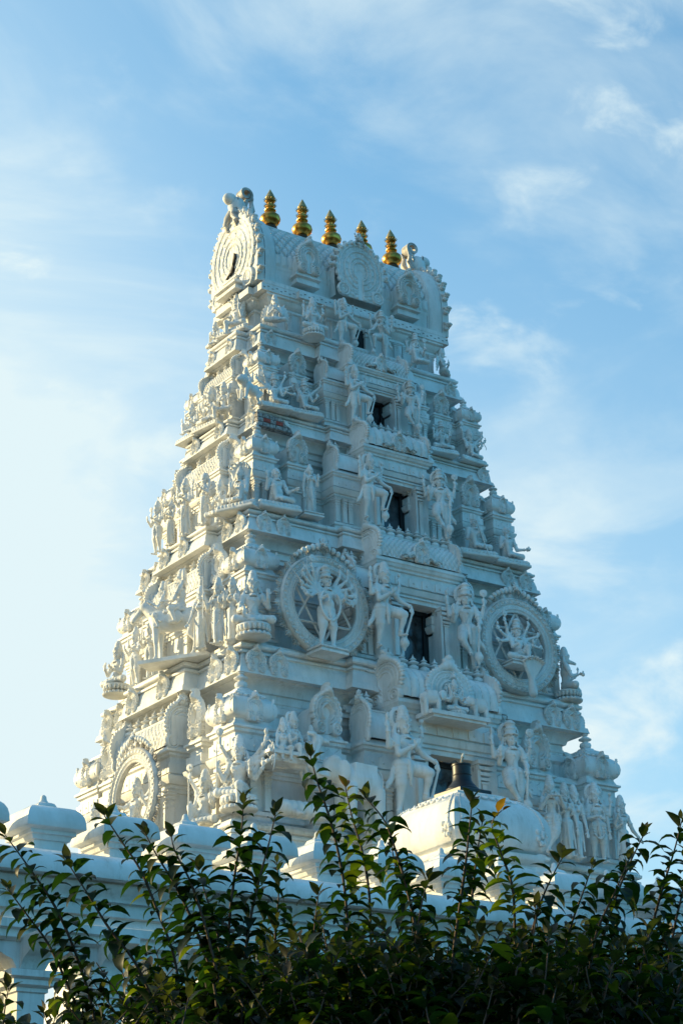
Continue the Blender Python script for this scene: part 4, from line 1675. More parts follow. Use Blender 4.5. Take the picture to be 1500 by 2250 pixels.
        if f.get('skirt'):
            mid = (P0[0] * .5 + (L[-1][0][0] + L[1][0][0]) * .25, -.01, .27)
            bot = ((L[-1][1][0] + L[1][1][0]) / 2, 0, .045)

            def pl(P, t):
                return .006 * np.cos(np.arctan2(P[..., 1], P[..., 0] - bot[0] * t) * 22) * np.clip(t * 1.6, 0, 1)
            S_.cap(P0, mid, .088, .078, .02, pl)
            S_.cap(mid, bot, .078, .092 if f['skirt'] == 1 else .078, .02, pl)
            S_.tube([add3(P0, (0, -.08, .02)), (mid[0], mid[1] - .085, mid[2]), (bot[0], -.095, .06)], [.020, .026, .020], .008)
            for s in (-1, 1):
                S_.tube([add3(P0, (s * .09, -.02, .03)), (mid[0] + s * .105, -.01, mid[2]), (bot[0] + s * .115, 0, .12)], [.014, .018, .014], .006)
        else:
            for s in (-1, 1):
                S_.cap(add3(P0, (s * .05, 0, .0)), lerp(add3(P0, (s * .05, 0, 0)), L[s][0], .75), .078, .064, .02,
                       (lambda P, t: .0045 * np.cos(t * 26)))
            S_.tube([add3(P0, (0, -.080, .03)), add3(P0, (0, -.092, -.08)), add3(P0, (.01, -.080, -.20))], [.022, .026, .014], .006)
        if f.get('sash'):
            for s in (f['sash'] if hasattr(f['sash'], '__len__') else (-1, 1)):
                S_.tube([add3(P0, (s * .085, .01, .04)), add3(P0, (s * .13, .02, -.04)), add3(P0, (s * .155, .02, -.14)), add3(P0, (s * .20, .02, -.20))], [.014, .022, .026, .030], .006)
                S_.tube([add3(P0, (s * .19, .02, -.17)), add3(P0, (s * .22, .02, -.24))], [.014, .018], .004)
    elif seat in ('cross', 'wing', 'ride', 'ease', 'hang'):
        for s in (-1, 1):
            hp = add3(P0, (s * .050, 0, -.01))
            if seat in ('cross', 'wing') or (seat in ('ease', 'hang') and s == f.get('fold', 1)):
                kn = add3(P0, (s * .215, -.09, -.035))
                an = add3(P0, (-s * .045, -.155, -.045 + .02 * s))
                S_.cap(hp, kn, .064, .052, .02, fold(.004, 5))
                S_.cap(kn, an, .048, .028, .015, fold(.003, 5))
                S_.cap(an, add3(an, (-s * .075, .0, .012)), .020, .014, .010)
            elif seat == 'ease':
                kn = add3(P0, (s * .10, -.14, .13))
                an = add3(P0, (s * .085, -.17, -.075))
                S_.cap(hp, kn, .062, .050, .02, fold(.004, 5))
                S_.cap(kn, an, .046, .026, .012)
                S_.cap(an, add3(an, (0, -.07, -.012)), .020, .014, .010)
            elif seat == 'hang':
                kn = add3(P0, (s * .09, -.19, .0))
                an = add3(P0, (s * .08, -.20, -.225))
                S_.cap(hp, kn, .062, .050, .02, fold(.004, 5))
                S_.cap(kn, an, .046, .026, .012)
                S_.cap(an, add3(an, (0, -.07, -.015)), .020, .014, .010)
            else:  # ride astride
                kn = add3(P0, (s * .155, -.13, -.05))
                an = add3(P0, (s * .165, -.06, -.25))
                S_.cap(hp, kn, .060, .048, .02, fold(.004, 5))
                S_.cap(kn, an, .044, .026, .012)
                S_.cap(an, add3(an, (0, -.075, -.01)), .020, .014, .010)
        if seat in ('cross', 'ease'):
            S_.tube([add3(P0, (-.06, -.17, -.05)), add3(P0, (0, -.20, -.075)), add3(P0, (.06, -.17, -.05))], [.02, .03, .02], .01)
    # arms
    for a in f['arms']:
        s, el, wr, item = a[:4]
        fd = a[4] if len(a) > 4 else None
        sh_ = shl[0 if s < 0 else 1]
        el = add3(ch, el)
        wr = add3(ch, wr)
        k_ = .9 if fem else 1
        S_.cap(sh_, el, .038 * k_, .030 * k_, .014)
        S_.cap(el, wr, .031 * k_, .019 * k_, .010)
        S_.tor(lerp(sh_, el, .55), np.array(el) - np.array(sh_), .037 * k_, .009, .003)
        S_.tor(lerp(el, wr, .88), np.array(wr) - np.array(el), .022, .0085, .003)
        dd = fd or tuple(np.array(wr) - np.array(el))
        hp_, d_, s_x = hand(S_, wr, dd, item, -s)
        if item and item != 'bless':
            held(S_, item, hp_, d_, a[5] if len(a) > 5 else None)
    if seat == 'wing' or f.get('wings'):
        for s in (-1, 1):
            for i in range(7):
                t = i / 6
                a = add3(ch, (s * (.10 + .05 * t), .05, .06 - .02 * t))
                b = add3(ch, (s * (.20 + .09 * math.sin(t * 2.4)), .08, .16 - .42 * t))
                S_.cap(a, b, .022, .017, .010)
                S_.ell(b, (.02, .014, .03), .006)
            S_.ell(add3(ch, (s * .17, .07, -.02)), (.09, .018, .16), .01)
    if f.get('hood'):
        # spreading cobra hood behind the head
        for i in range(7):
            a = -1.25 + 2.5 * i / 6
            top = H(.13 * math.sin(a), .0, .045 + .13 * math.cos(a))
            S_.cap(add3(ch, (.02 * (i - 3), .075, -.10)), (top[0], top[1] + .045, top[2]), .030, .036, .008)
            S_.cap((top[0], top[1] + .045, top[2]), (top[0] + .03 * math.sin(a), top[1] - .02, top[2] + .02), .030, .015, .006)
        S_.cap(add3(ch, (0, .085, -.30)), add3(ch, (0, .085, .05)), .045, .11, .01)
    if f.get('back'):
        # scalloped back plate
        c = add3(ch, (0, .09, .02))
        S_.disc(c, (0, 1, 0), f['back'], .014, .004, 24, .02)
        S_.tor(add3(c, (0, -.02, 0)), (0, 1, 0.001), f['back'] * .85, .012, .004)
    extra = f.get('extra')
    if extra:
        extra(S_, P0, ch, hd)
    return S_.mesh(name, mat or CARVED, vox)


def petals(m, r, z, n, pr, ph, tilt=1):
    for i in range(n):
        a = 2 * PI * i / n
        m.ball((r * math.cos(a), r * math.sin(a), z), (pr * .62, pr * .62, ph), 7, 5)


def lotus_seat(r=.24, h=.16):
    m = MB()
    m.lathe([(r * .80, 0), (r * .88, .012), (r * .74, h * .30), (r * .52, h * .42), (r * .50, h * .50), (r * .66, h * .60), (r * .86, h * .85), (r * .85, h), (r * .2, h)], n=28)
    petals(m, r * .76, h * .72, 20, .048 * r / .24, h * .30)
    petals(m, r * .78, h * .17, 20, .050 * r / .24, h * .18)
    return m.mesh('lotus_pedestal', CARVED, 50)


def bolster_seat(w=.34, d=.16, h=.14):
    """coiled bolster on a carved plank"""
    S_ = Sculpt()
    S_.box((0, 0, h * .18), (w, d, h * .18), .004)
    for i in range(2):
        S_.cap((-w * .92, -d * .55, h * (.62 + 0)), (w * .92, -d * .55, h * .62), h * .30, h * .30, .004, lambda P, t: .006 * np.cos(t * 60))
    S_.cap((-w * .9, d * .4, h * .62), (w * .9, d * .4, h * .62), h * .30, h * .30, .004)
    S_.box((0, 0, h * .7), (w * .85, d * .7, h * .18), .01)
    return S_.mesh('cushion_seat', CARVED, .012)


LOTUS = lotus_seat()
BOLSTER = bolster_seat()
_m = MB()
_m.ring(rect(-.22, .22, -.15, .15), [(0, 0), (0, .03), (-.03, .035), (-.03, .055), (0.0, .06), (0, .08)])
PLINTH = _m.mesh('plinth', WHITE)


def statue(fname, spec, loc, H_, rz, label, base=None, group=None, cat='statue', vox=.0105, kind='statue'):
    """loc: foot of the pedestal; H_: metres per figure unit"""
    t = tag(empty(kind, loc, rz), label, cat, group)
    dz = 0
    if base == 'lotus':
        ob('lotus_pedestal', LOTUS, t, (0, -.02 * H_, 0), 0, H_)
        dz = .155
    elif base == 'bolster':
        ob('cushion_seat', BOLSTER, t, (0, -.03 * H_, 0), 0, H_)
        dz = .135
    elif base == 'plinth':
        ob('plinth', PLINTH, t, (0, 0, 0), 0, H_)
        dz = .078
    me = figure('figure', spec, vox=vox)
    ob('figure', me, t, (0, 0, dz * H_), 0, H_)
    return t

# ------------------------------------------------------------ statues on the tower
U = (0, 0, 1)


def four(itemL='wheel', itemR='conch', low=None):
    """four arms: two raised at the back with emblems, two in front"""
    a = [(-1, (-.19, .0, -.03), (-.20, -.02, .12), itemL, (0, 0, 1)), (1, (.19, .0, -.03), (.20, -.02, .12), itemR, (0, 0, 1))]
    return a + (low or [(-1, (-.15, -.05, -.10), (-.12, -.16, -.02), 'bless', (0, -.2, 1)), (1, (.15, -.05, -.10), (.11, -.16, -.06), 'flower', (0, -1, .2))])


# door guardians: one leg raised on a club, four arms
def guard(mirror, raise_=True, lean=.0, club=True, straight=False):
    s = -1 if mirror else 1     # s: side of the raised leg / extended arm
    legs = {-s: ((-s * .070, -.01, .265), (-s * .085, .02, .035)),
            s: ((s * .205, -.13, .44), (s * .185, -.07, .215))}
    clubfoot = (s * .225, -.09, .115)
    if straight:
        legs[s] = ((s * .10, -.13, .34), (-s * .01, -.12, .17))
        clubfoot = (-s * .10, -.13, .13)
    chz = .715
    def w(p):
        return (p[0] + lean, p[1], p[2] + chz)
    arms = [(-s, (-s * .20, .0, -.04), (-s * .23, -.03, .12), 'wheel' if mirror else 'conch', (0, 0, 1)),
            (s, (s * .21, .02, -.02), (s * .24, -.01, .14), 'conch' if mirror else 'lotus', (0, 0, 1))]
    if straight:
        arms += [(-s, (-s * .17, -.03, -.12), (-s * .12, -.13, -.17), 'club', (0, -.2, -1), clubfoot),
                 (s, (s * .18, -.05, -.11), (s * .20, -.15, -.03), 'bless', (0, -.2, 1))]
    else:
        arms += [(-s, (-s * .13, -.06, -.12), (s * .01, -.13, -.03), 'bless', (s * .6, -.2, .6)),
                 (s, (s * .21, -.05, -.08), (s * .32, -.12, -.15), 'club', (.2 * s, -.1, -1), clubfoot)]
    return dict(legs=legs, arms=arms, lean=lean, hip=-s * .012, crown='pot' if mirror else 'tall', halo=True, sash=(-s,), garland=0,
                toe={s: (s * .03, -.08, -.03), -s: (-s * .03, -.085, -.02)}, turn=.0)


GG = 'door guardians flanking the openings up the middle of the tower'
statue('g', guard(False, lean=.015), (-.86, -2.34, 10.70), 1.22, R(4),
       'guardian with raised knee between the left ring and the fourth storey doorway', None, GG)
statue('g', guard(True, lean=-.0, straight=True), (.70, -2.30, 10.66), 1.22, R(-22),
       'frowning guardian right of the doorway, club upright, beside the right-hand ring', None, GG)
statue('g', guard(False, lean=.02), (-.74, -1.92, 12.90), 1.0, R(6),
       'guardian stepping on a twisted club left of the third storey doorway', None, GG)
statue('g', guard(True, straight=True), (.64, -1.88, 12.88), 1.06, R(-24),
       'round-haloed guardian leaning on a club right of the third storey doorway', None, GG)
statue('g', guard(False, lean=-.01), (-.60, -1.46, 14.75), .90, R(4),
       'guardian with a slanting club left of the second highest dark doorway', None, GG)
statue('g', guard(True, straight=True), (.50, -1.42, 14.80), .88, R(-20),
       'guardian holding an upright club right of the second highest dark doorway', None, GG)
statue('g', guard(False, lean=.01), (-.46, -.98, 16.33), .80, R(2),
       'guardian with raised knee left of the topmost dark opening', None, GG)
statue('g', guard(True, straight=False, lean=.0), (.30, -.98, 16.30), .80, R(-16),
       'guardian with flowing waist cloth right of the topmost dark opening', None, GG)
statue('g', guard(False, lean=.0), (-1.10, -3.02, 8.04), 1.42, R(6),
       'largest guardian, left arm stretched to the lowest doorway, behind the black metal lamp base', None, GG)
statue('g', guard(True, straight=True), (.84, -3.00, 8.26), 1.28, R(-14),
       'large guardian with spiked halo right of the lowest doorway, above the big dome', None, GG)

# fourth storey corner and right end
statue('s', dict(seat='cross', crown='tall', hood=False, arms=four(None, 'bless', [(-1, (-.17, -.03, -.12), (-.12, -.15, -.12), None, (0, -.3, -1)), (1, (.18, -.04, -.08), (.17, -.13, .03), 'bless', U)])[2:], halo=False),
       (-2.98, -2.10, 10.56), 1.18, R(-28), 'cross-legged crowned figure on a lotus at the near corner, beside the left ring', 'lotus', 'seated statues on lotus pedestals')
statue('s', dict(seat='cross', crown='tall', head='boar', arms=[(-1, (-.16, -.05, -.10), (-.10, -.17, -.06), 'pot', (0, -1, .3)), (1, (.17, -.06, -.10), (.12, -.19, -.02), 'bell', (0, -.6, 1))]),
       (2.93, -1.96, 10.56), 1.05, R(62), 'boar-headed figure seated on a lotus at the right edge of the tower', 'lotus', 'seated statues on lotus pedestals')


# the two ringed figures
def ring_mesh():
    """carved ring, outer radius 1, facing -Y"""
    nu, nv = 260, 26
    rin, rout = .70, 1.0
    V = []
    u = np.arange(nu) * 2 * PI / nu
    prof = [(rout, .10), (rout, -.02), (rout - .015, -.06), (rout - .035, -.075), (rout - .055, -.05), (rout - .06, -.045), (rout - .105, -.045), (rout - .11, -.06), (rout - .125, -.07), (rout - .14, -.055),
            (rout - .15, -.035), (rout - .19, -.04), (rout - .21, -.035), (rout - .22, -.05), (rout - .235, -.06), (rout - .25, -.045), (rout - .27, -.03), (rout - .285, -.04), (rin, -.03), (rin - .005, .0), (rin, .10)]
    A = []
    for i, (r, y) in enumerate(prof):
        rr = np.full(nu, r)
        yy = np.full(nu, y)
        if i in (5, 6):
            yy = yy - .036 * (np.sin(u * 44) > -.4)
        if i in (11, 12):
            yy = yy - .026 * np.abs(np.sin(u * 37))
        if i in (18, 19):
            rr = rr - .012 * np.abs(np.sin(u * 55))
        A.append(np.stack([rr * np.sin(u), yy, rr * np.cos(u)], 1))
    A = np.array(A)
    m = len(prof)
    i, j = np.meshgrid(np.arange(m), np.arange(nu), indexing='ij')
    a = i * nu + j
    b = i * nu + (j + 1) % nu
    c = ((i + 1) % m) * nu + (j + 1) % nu
    d = ((i + 1) % m) * nu + j
    F = np.stack([a, b, c, d], -1).reshape(-1, 4)
    return mesh_from('ring', A.reshape(-1, 3), F, CARVED, 45)


RING = ring_mesh()
_m = MB()
_m.tube([(0, .02, 0), (0, .02, .07), (0, .02, .14)], [.030, .040, .006], 6)
for s in (-1, 1):
    _m.tube([(s * .01, .02, .0), (s * .05, .02, .05), (s * .055, .02, .12)], [.026, .024, .004], 6)
    _m.tube([(s * .02, .02, .0), (s * .085, .02, .02), (s * .10, .02, .07)], [.022, .020, .004], 6)
FLAME = _m.mesh('flame', CARVED, 60)


def wheel(loc, rad, rz, label, star=True, flames=30, group=None):
    t = tag(empty('carved_ring', loc, rz), label, 'ornament', group)
    ob('ring', RING, t, (0, 0, 0), 0, (rad, rad * .9, rad))
    for i in range(flames):
        a = 2 * PI * (i + .5) / flames
        if math.cos(a) < -.86:
            continue
        f = ob('flame', FLAME, t, (rad * 1.0 * math.sin(a), 0, rad * 1.0 * math.cos(a)), 0, rad * 1.0)
        f.rotation_euler = (0, a, 0)
    if star:
        m = MB()
        for k in range(2):
            pts = [(rad * .72 * math.sin(2 * PI * i / 3 + k * PI), rad * .72 * math.cos(2 * PI * i / 3 + k * PI)) for i in range(3)]
            for i in range(3):
                p, q = pts[i], pts[(i + 1) % 3]
                m.tube([(p[0], .02 + .03 * k, p[1]), (q[0], .02 + .03 * k, q[1])], .020, 4)
        ob('star_bars', m.mesh('star_bars', WHITE), t)
    o = ob('crest', MASK, t, (0, -.02, rad * 1.22), 0, rad * .13)
    for s in (-1, 1):
        m = MB()
        for i in range(6):
            a = s * (.10 + i * .10)
            r = rad * (1.10 + .09 * (1 - i / 6))
            m.ball((r * math.sin(a), 0, r * math.cos(a)), (rad * .06, rad * .05, rad * (.075 - .006 * i)), 7, 5)
        ob('crest_curls', m.mesh('crest_curls', CARVED, 60), t)
    return t


wheel((-1.78, -2.14, 11.26), .77, 0, 'flame-edged ring with star bars around the standing many-armed figure', True, 32, 'flame-edged rings on the fourth storey')
wheel((1.84, -2.14, 11.26), .77, 0, 'round carved ring with flame points around the seated figure, right of the doorway', True, 32, 'flame-edged rings on the fourth storey')

m_arms = []
for i, (a, l) in enumerate(((1.15, .27), (.75, .29), (.35, .27), (-.05, .28), (-.35, .27), (-.62, .25))):
    for s in (-1, 1):
        c, sn = math.cos(a), math.sin(a)
        el = (s * (.11 + .12 * c), .03 - .01 * i, .06 + .12 * sn)
        wr = (s * (.11 + l * c), -.02 - .012 * i, .06 + l * sn)
        it = (('wheel', 'trident', 'bell', 'sword', 'axe', 'pot'), ('lotus', 'conch', 'snake', 'bow', 'noose', 'flower'))[s > 0][i]
        it = None if it in ('trident', 'axe', 'bow') and s < 0 and i > 2 else it
        m_arms.append((s, el, wr, it if it not in ('axe',) else 'flower', (s * c * .6, 0, max(.2, sn + .6))))
m_arms.append((-1, (-.15, -.07, -.09), (-.08, -.16, -.05), 'bless', (0, -.2, -1)))
m_arms.append((1, (.16, -.05, -.09), (.20, -.14, -.04), 'bless', (0, -.3, 1)))


def long_garland(S_, P0, ch, hd):
    pts = []
    for t in np.linspace(-1, 1, 25):
        a = t * 2.5
        pts.append((P0[0] + .145 * math.sin(a) * (1.1 - .2 * math.cos(a)), -.09, P0[2] + .06 - .20 * math.cos(a)))
    S_.tube(pts, .017, .003)
    for p in pts:
        S_.ell(p, (.021, .021, .016), .002)


mw = dict(arms=[a_ if a_[3] == 'bless' else (a_[0], tuple(q * .98 for q in a_[1]), tuple(q * .98 for q in a_[2])) + a_[3:] for a_ in m_arms], fat=.25, crown='pot', halo=True, hip=-.01, turn=R(8), extra=long_garland, legs={-1: ((-.085, -.02, .27), (-.105, .0, .035)), 1: ((.075, -.03, .27), (.085, -.01, .035))})
t = statue('s', mw, (-1.84, -2.28, 10.46), 1.14, R(4), 'standing figure with a fan of many arms and a long garland, inside the left ring', 'plinth', None)
mc = dict(seat='ease', fold=-1, crown='pot', halo=False, arms=m_arms[0:2] + m_arms[4:6] + m_arms[8:10] + m_arms[-2:])
statue('s', mc, (1.72, -2.26, 10.86), .98, R(-2), 'many-armed seated figure inside the right ring, above a fanned cobra hood', 'plinth', None)

# cobra hood below the right ring
S_ = Sculpt()
for i in range(9):
    a = -1.1 + 2.2 * i / 8
    S_.cap((.0, 0, .0), (.19 * math.sin(a), -.05, .24 + .12 * math.cos(a)), .035, .030, .010)
    S_.cap((.19 * math.sin(a), -.05, .24 + .12 * math.cos(a)), (.21 * math.sin(a), -.13, .25 + .12 * math.cos(a)), .030, .016, .008)
S_.cap((.02, 0, -.18), (0, 0, .05), .07, .05, .02)
o = ob('stone_cobra', S_.mesh('stone_cobra', CARVED, .011), None, (1.86, -2.38, 10.62))
tag(o, 'fanned cobra hood rising below the right-hand ring', 'sculpture')

# third storey
bald = [(-1, (-.17, -.03, -.10), (-.19, -.10, .08), 'bless', U), (1, (.17, -.06, -.12), (.22, -.16, -.10), 'bless', (.4, -1, .1))]
statue('s', dict(seat='ease', fold=1, crown='bald', hair=False, fat=.5, arms=bald), (-2.22, -1.58, 12.82), 1.0, R(-6),
       'bald pot-bellied sage with raised left hand on a bolster, near corner of the third storey', 'bolster', 'seated sages on bolsters')
statue('s', dict(skirt=1, fem=True, crown='bun', arms=[(-1, (-.15, .0, -.14), (-.16, -.03, -.30), 'bless', (0, -.2, -1)), (1, (.14, -.06, -.12), (.10, -.15, -.02), 'flower', U)], garland=1.4),
       (-1.62, -1.60, 12.86), .78, R(-4), 'slender standing woman with long plait and flower, in the third storey niche', 'plinth', None)
statue('s', dict(seat='ease', fold=1, crown='bald', hair=False, arms=[(-1, (-.16, -.05, -.12), (-.02, -.15, -.04), 'axe', (.5, -.3, .5)), (1, (.16, -.05, -.12), (.03, -.16, -.02), 'bless', (-.2, -.2, 1))]),
       (1.52, -1.62, 12.80), .98, R(-10), 'bald seated sage shouldering a long square-bladed axe', 'bolster', 'seated sages on bolsters')
statue('s', dict(seat='ease', fold=1, crown='bald', hair=False, arms=[(-1, (-.17, -.05, -.12), (-.10, -.15, -.02), 'bless', (0, -.2, 1)), (1, (.16, -.05, -.12), (.24, -.16, -.14), 'pot', (.3, -1, 0))]),
       (2.22, -1.58, 12.80), .98, R(-4), 'bald seated sage with hand held out, right end of the third storey', 'bolster', 'seated sages on bolsters')

# second storey
many6 = lambda: [m_arms[0], m_arms[1], m_arms[4], m_arms[5], m_arms[-2], m_arms[-1]]
statue('s', dict(seat='ease', fold=1, crown='pot', arms=many6() + [m_arms[8], m_arms[9]]), (-1.98, -1.20, 14.70), .78, R(-8),
       'six-armed figure reclining on cushions beside the broken red-brick corner', 'bolster', 'seated figures of the second storey')
statue('s', dict(seat='ease', fold=1, crown='pot', arms=[m_arms[0], m_arms[3], m_arms[-1], (-1, (-.16, -.04, -.12), (-.15, -.14, -.04), 'axe', (0, -.3, 1))]), (-1.42, -1.20, 14.72), .80, R(-8),
       'seated figure with a small axe below the second storey niche arch', 'bolster', 'seated figures of the second storey')
statue('s', dict(seat='cross', crown='pot', arms=four('lotus', 'bow')), (1.28, -1.20, 14.70), .74, R(-8),
       'seated figure with a small bow, right of the second highest guardian pair', 'bolster', 'seated figures of the second storey')
statue('s', dict(seat='ease', fold=1, crown='tall', arms=[m_arms[0], m_arms[3], m_arms[5], m_arms[-2], m_arms[-1], (1, (.19, -.01, -.10), (.29, -.05, .04), 'lotus', U)]), (1.92, -1.14, 14.70), .78, R(4),
       'crowned figure holding up lotus buds against the sky, right end of second storey', 'bolster', 'seated figures of the second storey')

# top storey
pray = [(-1, (-.15, -.06, -.12), (-.02, -.16, -.02), 'bless', U), (1, (.15, -.06, -.12), (.02, -.16, -.02), 'bless', U)]
statue('s', dict(seat='wing', crown='tall', head='bird', arms=pray), (-1.72, -.86, 16.43), .74, R(-32),
       'winged kneeling figure with pressed palms at the near corner under the eaves', None, 'winged corner figures')
statue('s', dict(seat='wing', crown='tall', head='bird', arms=pray), (1.72, -.76, 16.43), .74, R(42),
       'winged kneeling figure with pressed palms at the right corner under the eaves', None, 'winged corner figures')
statue('s', dict(seat='cross', fem=True, crown='tall', arms=four('lotus', 'lotus')), (-1.10, -1.02, 16.28), .86, R(-6),
       'four-armed goddess on a projecting lotus, left of the topmost opening', 'lotus', None)
statue('s', dict(seat='ease', fold=1, crown='pot', arms=four('snake', 'wheel')), (.98, -1.0, 16.36), .82, R(-10),
       'four-armed figure with one leg down, right of the topmost opening', None, None)

# left face, fourth storey: rider on a horse


def horse():
    S_ = Sculpt()
    # faces -Y (length along y), origin at hooves
    S_.ell((0, .28, .66), (.165, .22, .185), .05)
    S_.ell((0, -.05, .64), (.15, .32, .16), .06)
    S_.ell((0, -.30, .68), (.155, .19, .185), .05)
    S_.cap((0, -.36, .74), (0, -.58, .94), .125, .085, .04)
    S_.cap((0, -.58, .95), (0, -.76, .78), .075, .048, .03)
    S_.ell((0, -.78, .75), (.045, .055, .045), .02)
    for s in (-1, 1):
        S_.cap((s * .04, -.56, 1.00), (s * .05, -.55, 1.10), .022, .008, .01)
        S_.ell((s * .058, -.66, .91), (.014, .02, .016), .004)
        S_.ell((s * .022, -.815, .76), (.012, .012, .012), .004)
        # hind leg with hock
        S_.cap((s * .09, .34, .60), (s * .10, .26, .38), .10, .058, .03)
        S_.cap((s * .10, .26, .38), (s * .10, .36, .25), .055, .036, .02)
        S_.cap((s * .10, .36, .25), (s * .10, .33, .06), .034, .028, .01)
        S_.cap((s * .10, .32, .05), (s * .10, .29, .0), .036, .044, .01)
        # front leg
        S_.cap((s * .09, -.34, .58), (s * .09, -.34, .31), .070, .042, .03)
        S_.cap((s * .09, -.34, .31), (s * .09, -.33, .07), .036, .028, .01)
        S_.cap((s * .09, -.34, .05), (s * .09, -.36, .0), .036, .044, .01)
    for i in range(7):
        t = i / 6
        S_.ell((0, -.34 - .19 * t, .88 + .14 * t), (.03, .05, .055), .01)
    S_.tube([(0, .46, .72), (0, .55, .66), (0, .57, .48), (0, .53, .22)], [.035, .05, .055, .02], .02)
    S_.tube([(-.17, -.22, .62), (-.13, -.44, .78), (0, -.50, .80), (.13, -.44, .78), (.17, -.22, .62)], .016, .004)
    S_.box((0, .0, .79), (.14, .20, .03), .02)
    for s in (-1, 1):
        S_.ell((s * .15, .0, .66), (.03, .16, .12), .015)
    return S_.mesh('horse', CARVED, .016)


h_ = tag(empty('horse_statue', (-3.40, -.72, 10.58), R(-146)), 'horse statue seen from behind, striding away along the left face of the fourth storey', 'statue')
ob('horse', horse(), h_, (0, 0, 0), 0, .92)
m = MB()
m.box(-.20, .20, -.55, .55, -.055, 0)
ob('plinth', m.mesh('plinth', WHITE), h_)
statue('s', dict(seat='ride', crown='tall', halo=True, hair=True, arms=[(-1, (-.15, -.08, -.12), (-.09, -.20, -.12), 'bless', (0, -1, 0)), (1, (.15, -.08, -.12), (.08, -.20, -.12), None, (0, -1, 0))]),
       (-3.38, -.78, 11.24), .98, R(-132), 'crowned rider with round halo sitting astride the horse', None, 'riders on the horse')
statue('s', dict(seat='ride', crown='tall', halo=True, fem=True, arms=[(-1, (-.15, -.08, -.10), (-.06, -.16, -.02), 'flower', (0, -.5, 1)), (1, (.15, -.07, -.12), (.12, -.17, -.06), 'bless', (0, -1, .4))]),
       (-3.52, -.50, 11.20), .86, R(-126), 'smaller crowned rider sitting in front on the horse', None, 'riders on the horse')
side = 'standing statues on the left face'
statue('s', dict(skirt=2, fem=True, crown='tall', arms=four(None, 'staff', [(-1, (-.16, -.0, -.13), (-.20, -.06, -.27), 'bless', (-.3, -.5, -.6)), (1, (.15, -.05, -.12), (.10, -.14, -.02), 'bless', U)])[2:]), (-3.36, -1.30, 10.58), .86, R(-48),
       'small standing crowned figure between the horse and the spear bearer', None, side)
statue('s', dict(crown='tall', arms=[(-1, (-.18, -.04, -.10), (-.20, -.12, .06), 'staff', U), (1, (.16, -.05, -.12), (.10, -.14, -.06), 'bless', U)], garland=1.2, skirt=2), (-3.26, -1.62, 10.58), .90, R(-66),
       'standing figure gripping a spear beside the near corner of the fourth storey', None, side)
statue('s', dict(crown='tall', fem=True, arms=[(-1, (-.14, -.05, -.12), (-.08, -.14, -.02), 'flower', U), (1, (.15, -.05, -.12), (.12, -.14, -.04), 'noose', U)], skirt=1), (-3.16, -1.84, 10.58), .86, R(-60),
       'crowned companion just behind the fourth storey corner figure', None, side)
statue('s', dict(seat='cross', crown='tall', arms=[(-1, (-.15, -.07, -.12), (-.08, -.19, -.06), 'bless', U), (1, (.15, -.07, -.12), (.08, -.18, -.10), 'noose', (0, -1, .5))], thread=True), (-3.30, 1.25, 10.56), 1.02, R(-78),
       'seated crowned figure dangling a loop, far left end of the fourth storey', 'lotus', 'seated statues on lotus pedestals')
for y, l in ((.25, 'standing club bearer behind the horse on the left face'), (.70, 'standing spear bearer half hidden behind the horse on the left face')):
    statue('s', dict(crown='tall', arms=four('staff', 'wheel')), (-3.30, y, 10.58), .84, R(-85), l, None, side, vox=.014)

# left face, third storey
statue('s', dict(seat='ease', fold=-1, crown='bun', hood=True, arms=[(-1, (-.15, -.07, -.12), (-.07, -.18, -.06), 'staff', U), (1, (.15, -.06, -.14), (.06, -.16, -.12), 'bless', (0, -1, 0))]),
       (-2.72, -1.36, 12.80), .94, R(-62), 'sage with a curved snake hood and tall staff, near corner of the third storey', 'bolster', None)
statue('s', dict(seat='cross', fem=True, crown='tall', arms=[(-1, (-.15, -.07, -.12), (-.09, -.19, -.10), 'bless', (0, -1, 0)), (1, (.15, -.06, -.12), (.10, -.16, .0), 'bless', U)]),
       (-2.84, -1.00, 12.82), .86, R(-66), 'seated crowned woman next to the sage with the snake hood', None, None)
statue('s', dict(skirt=2, crown='turban', fem=True, arms=[(-1, (-.14, -.07, -.11), (-.06, -.16, .0), 'bless', (0, -.5, .8)), (1, (.14, -.07, -.12), (.04, -.17, -.02), 'noose', (0, -.7, .4))], garland=1.3), (-2.90, -.66, 12.80), .82, R(-76),
       'turbaned standing figure with looped rope, left face of the third storey', None, side)
statue('s', dict(skirt=2, crown='tall', arms=four('flower', 'wheel'), garland=1), (-2.92, -.12, 12.80), .86, R(-80),
       'standing crowned figure cradling a shield-like fan, left face of the third storey', None, side)
statue('s', dict(skirt=2, fem=True, crown='bun', arms=pray), (-2.92, .32, 12.80), .72, R(-85), 'small standing woman with pressed palms, left face of the third storey', None, side, vox=.014)
statue('s', dict(crown='tall', arms=four()), (-2.92, .74, 12.80), .80, R(-85), 'standing armed figure at the far end of the left face, third storey', None, side, vox=.014)

# left face, second storey
statue('s', dict(seat='cross', crown='tall', hood=True, arms=four('wheel', 'conch')), (-2.38, .02, 14.74), .90, R(-80),
       'figure seated under a wide arched snake hood, left face of the second storey', 'bolster', None)
statue('s', dict(seat='hang', fem=True, crown='tall', arms=[(-1, (-.15, -.07, -.12), (-.06, -.18, -.08), 'bless', (0, -1, 0)), (1, (.15, -.03, -.12), (.18, -.10, -.02), 'bless', U)]), (-2.40, -.40, 14.86), .80, R(-70),
       'seated crowned woman leaning back beside the wide snake hood', None, None)
statue('s', dict(seat='ease', crown='tall', arms=four('trident', 'lotus')), (-2.44, .50, 14.72), .80, R(-85), 'seated figure with raised trident, far left of the second storey', 'bolster', None, vox=.014)


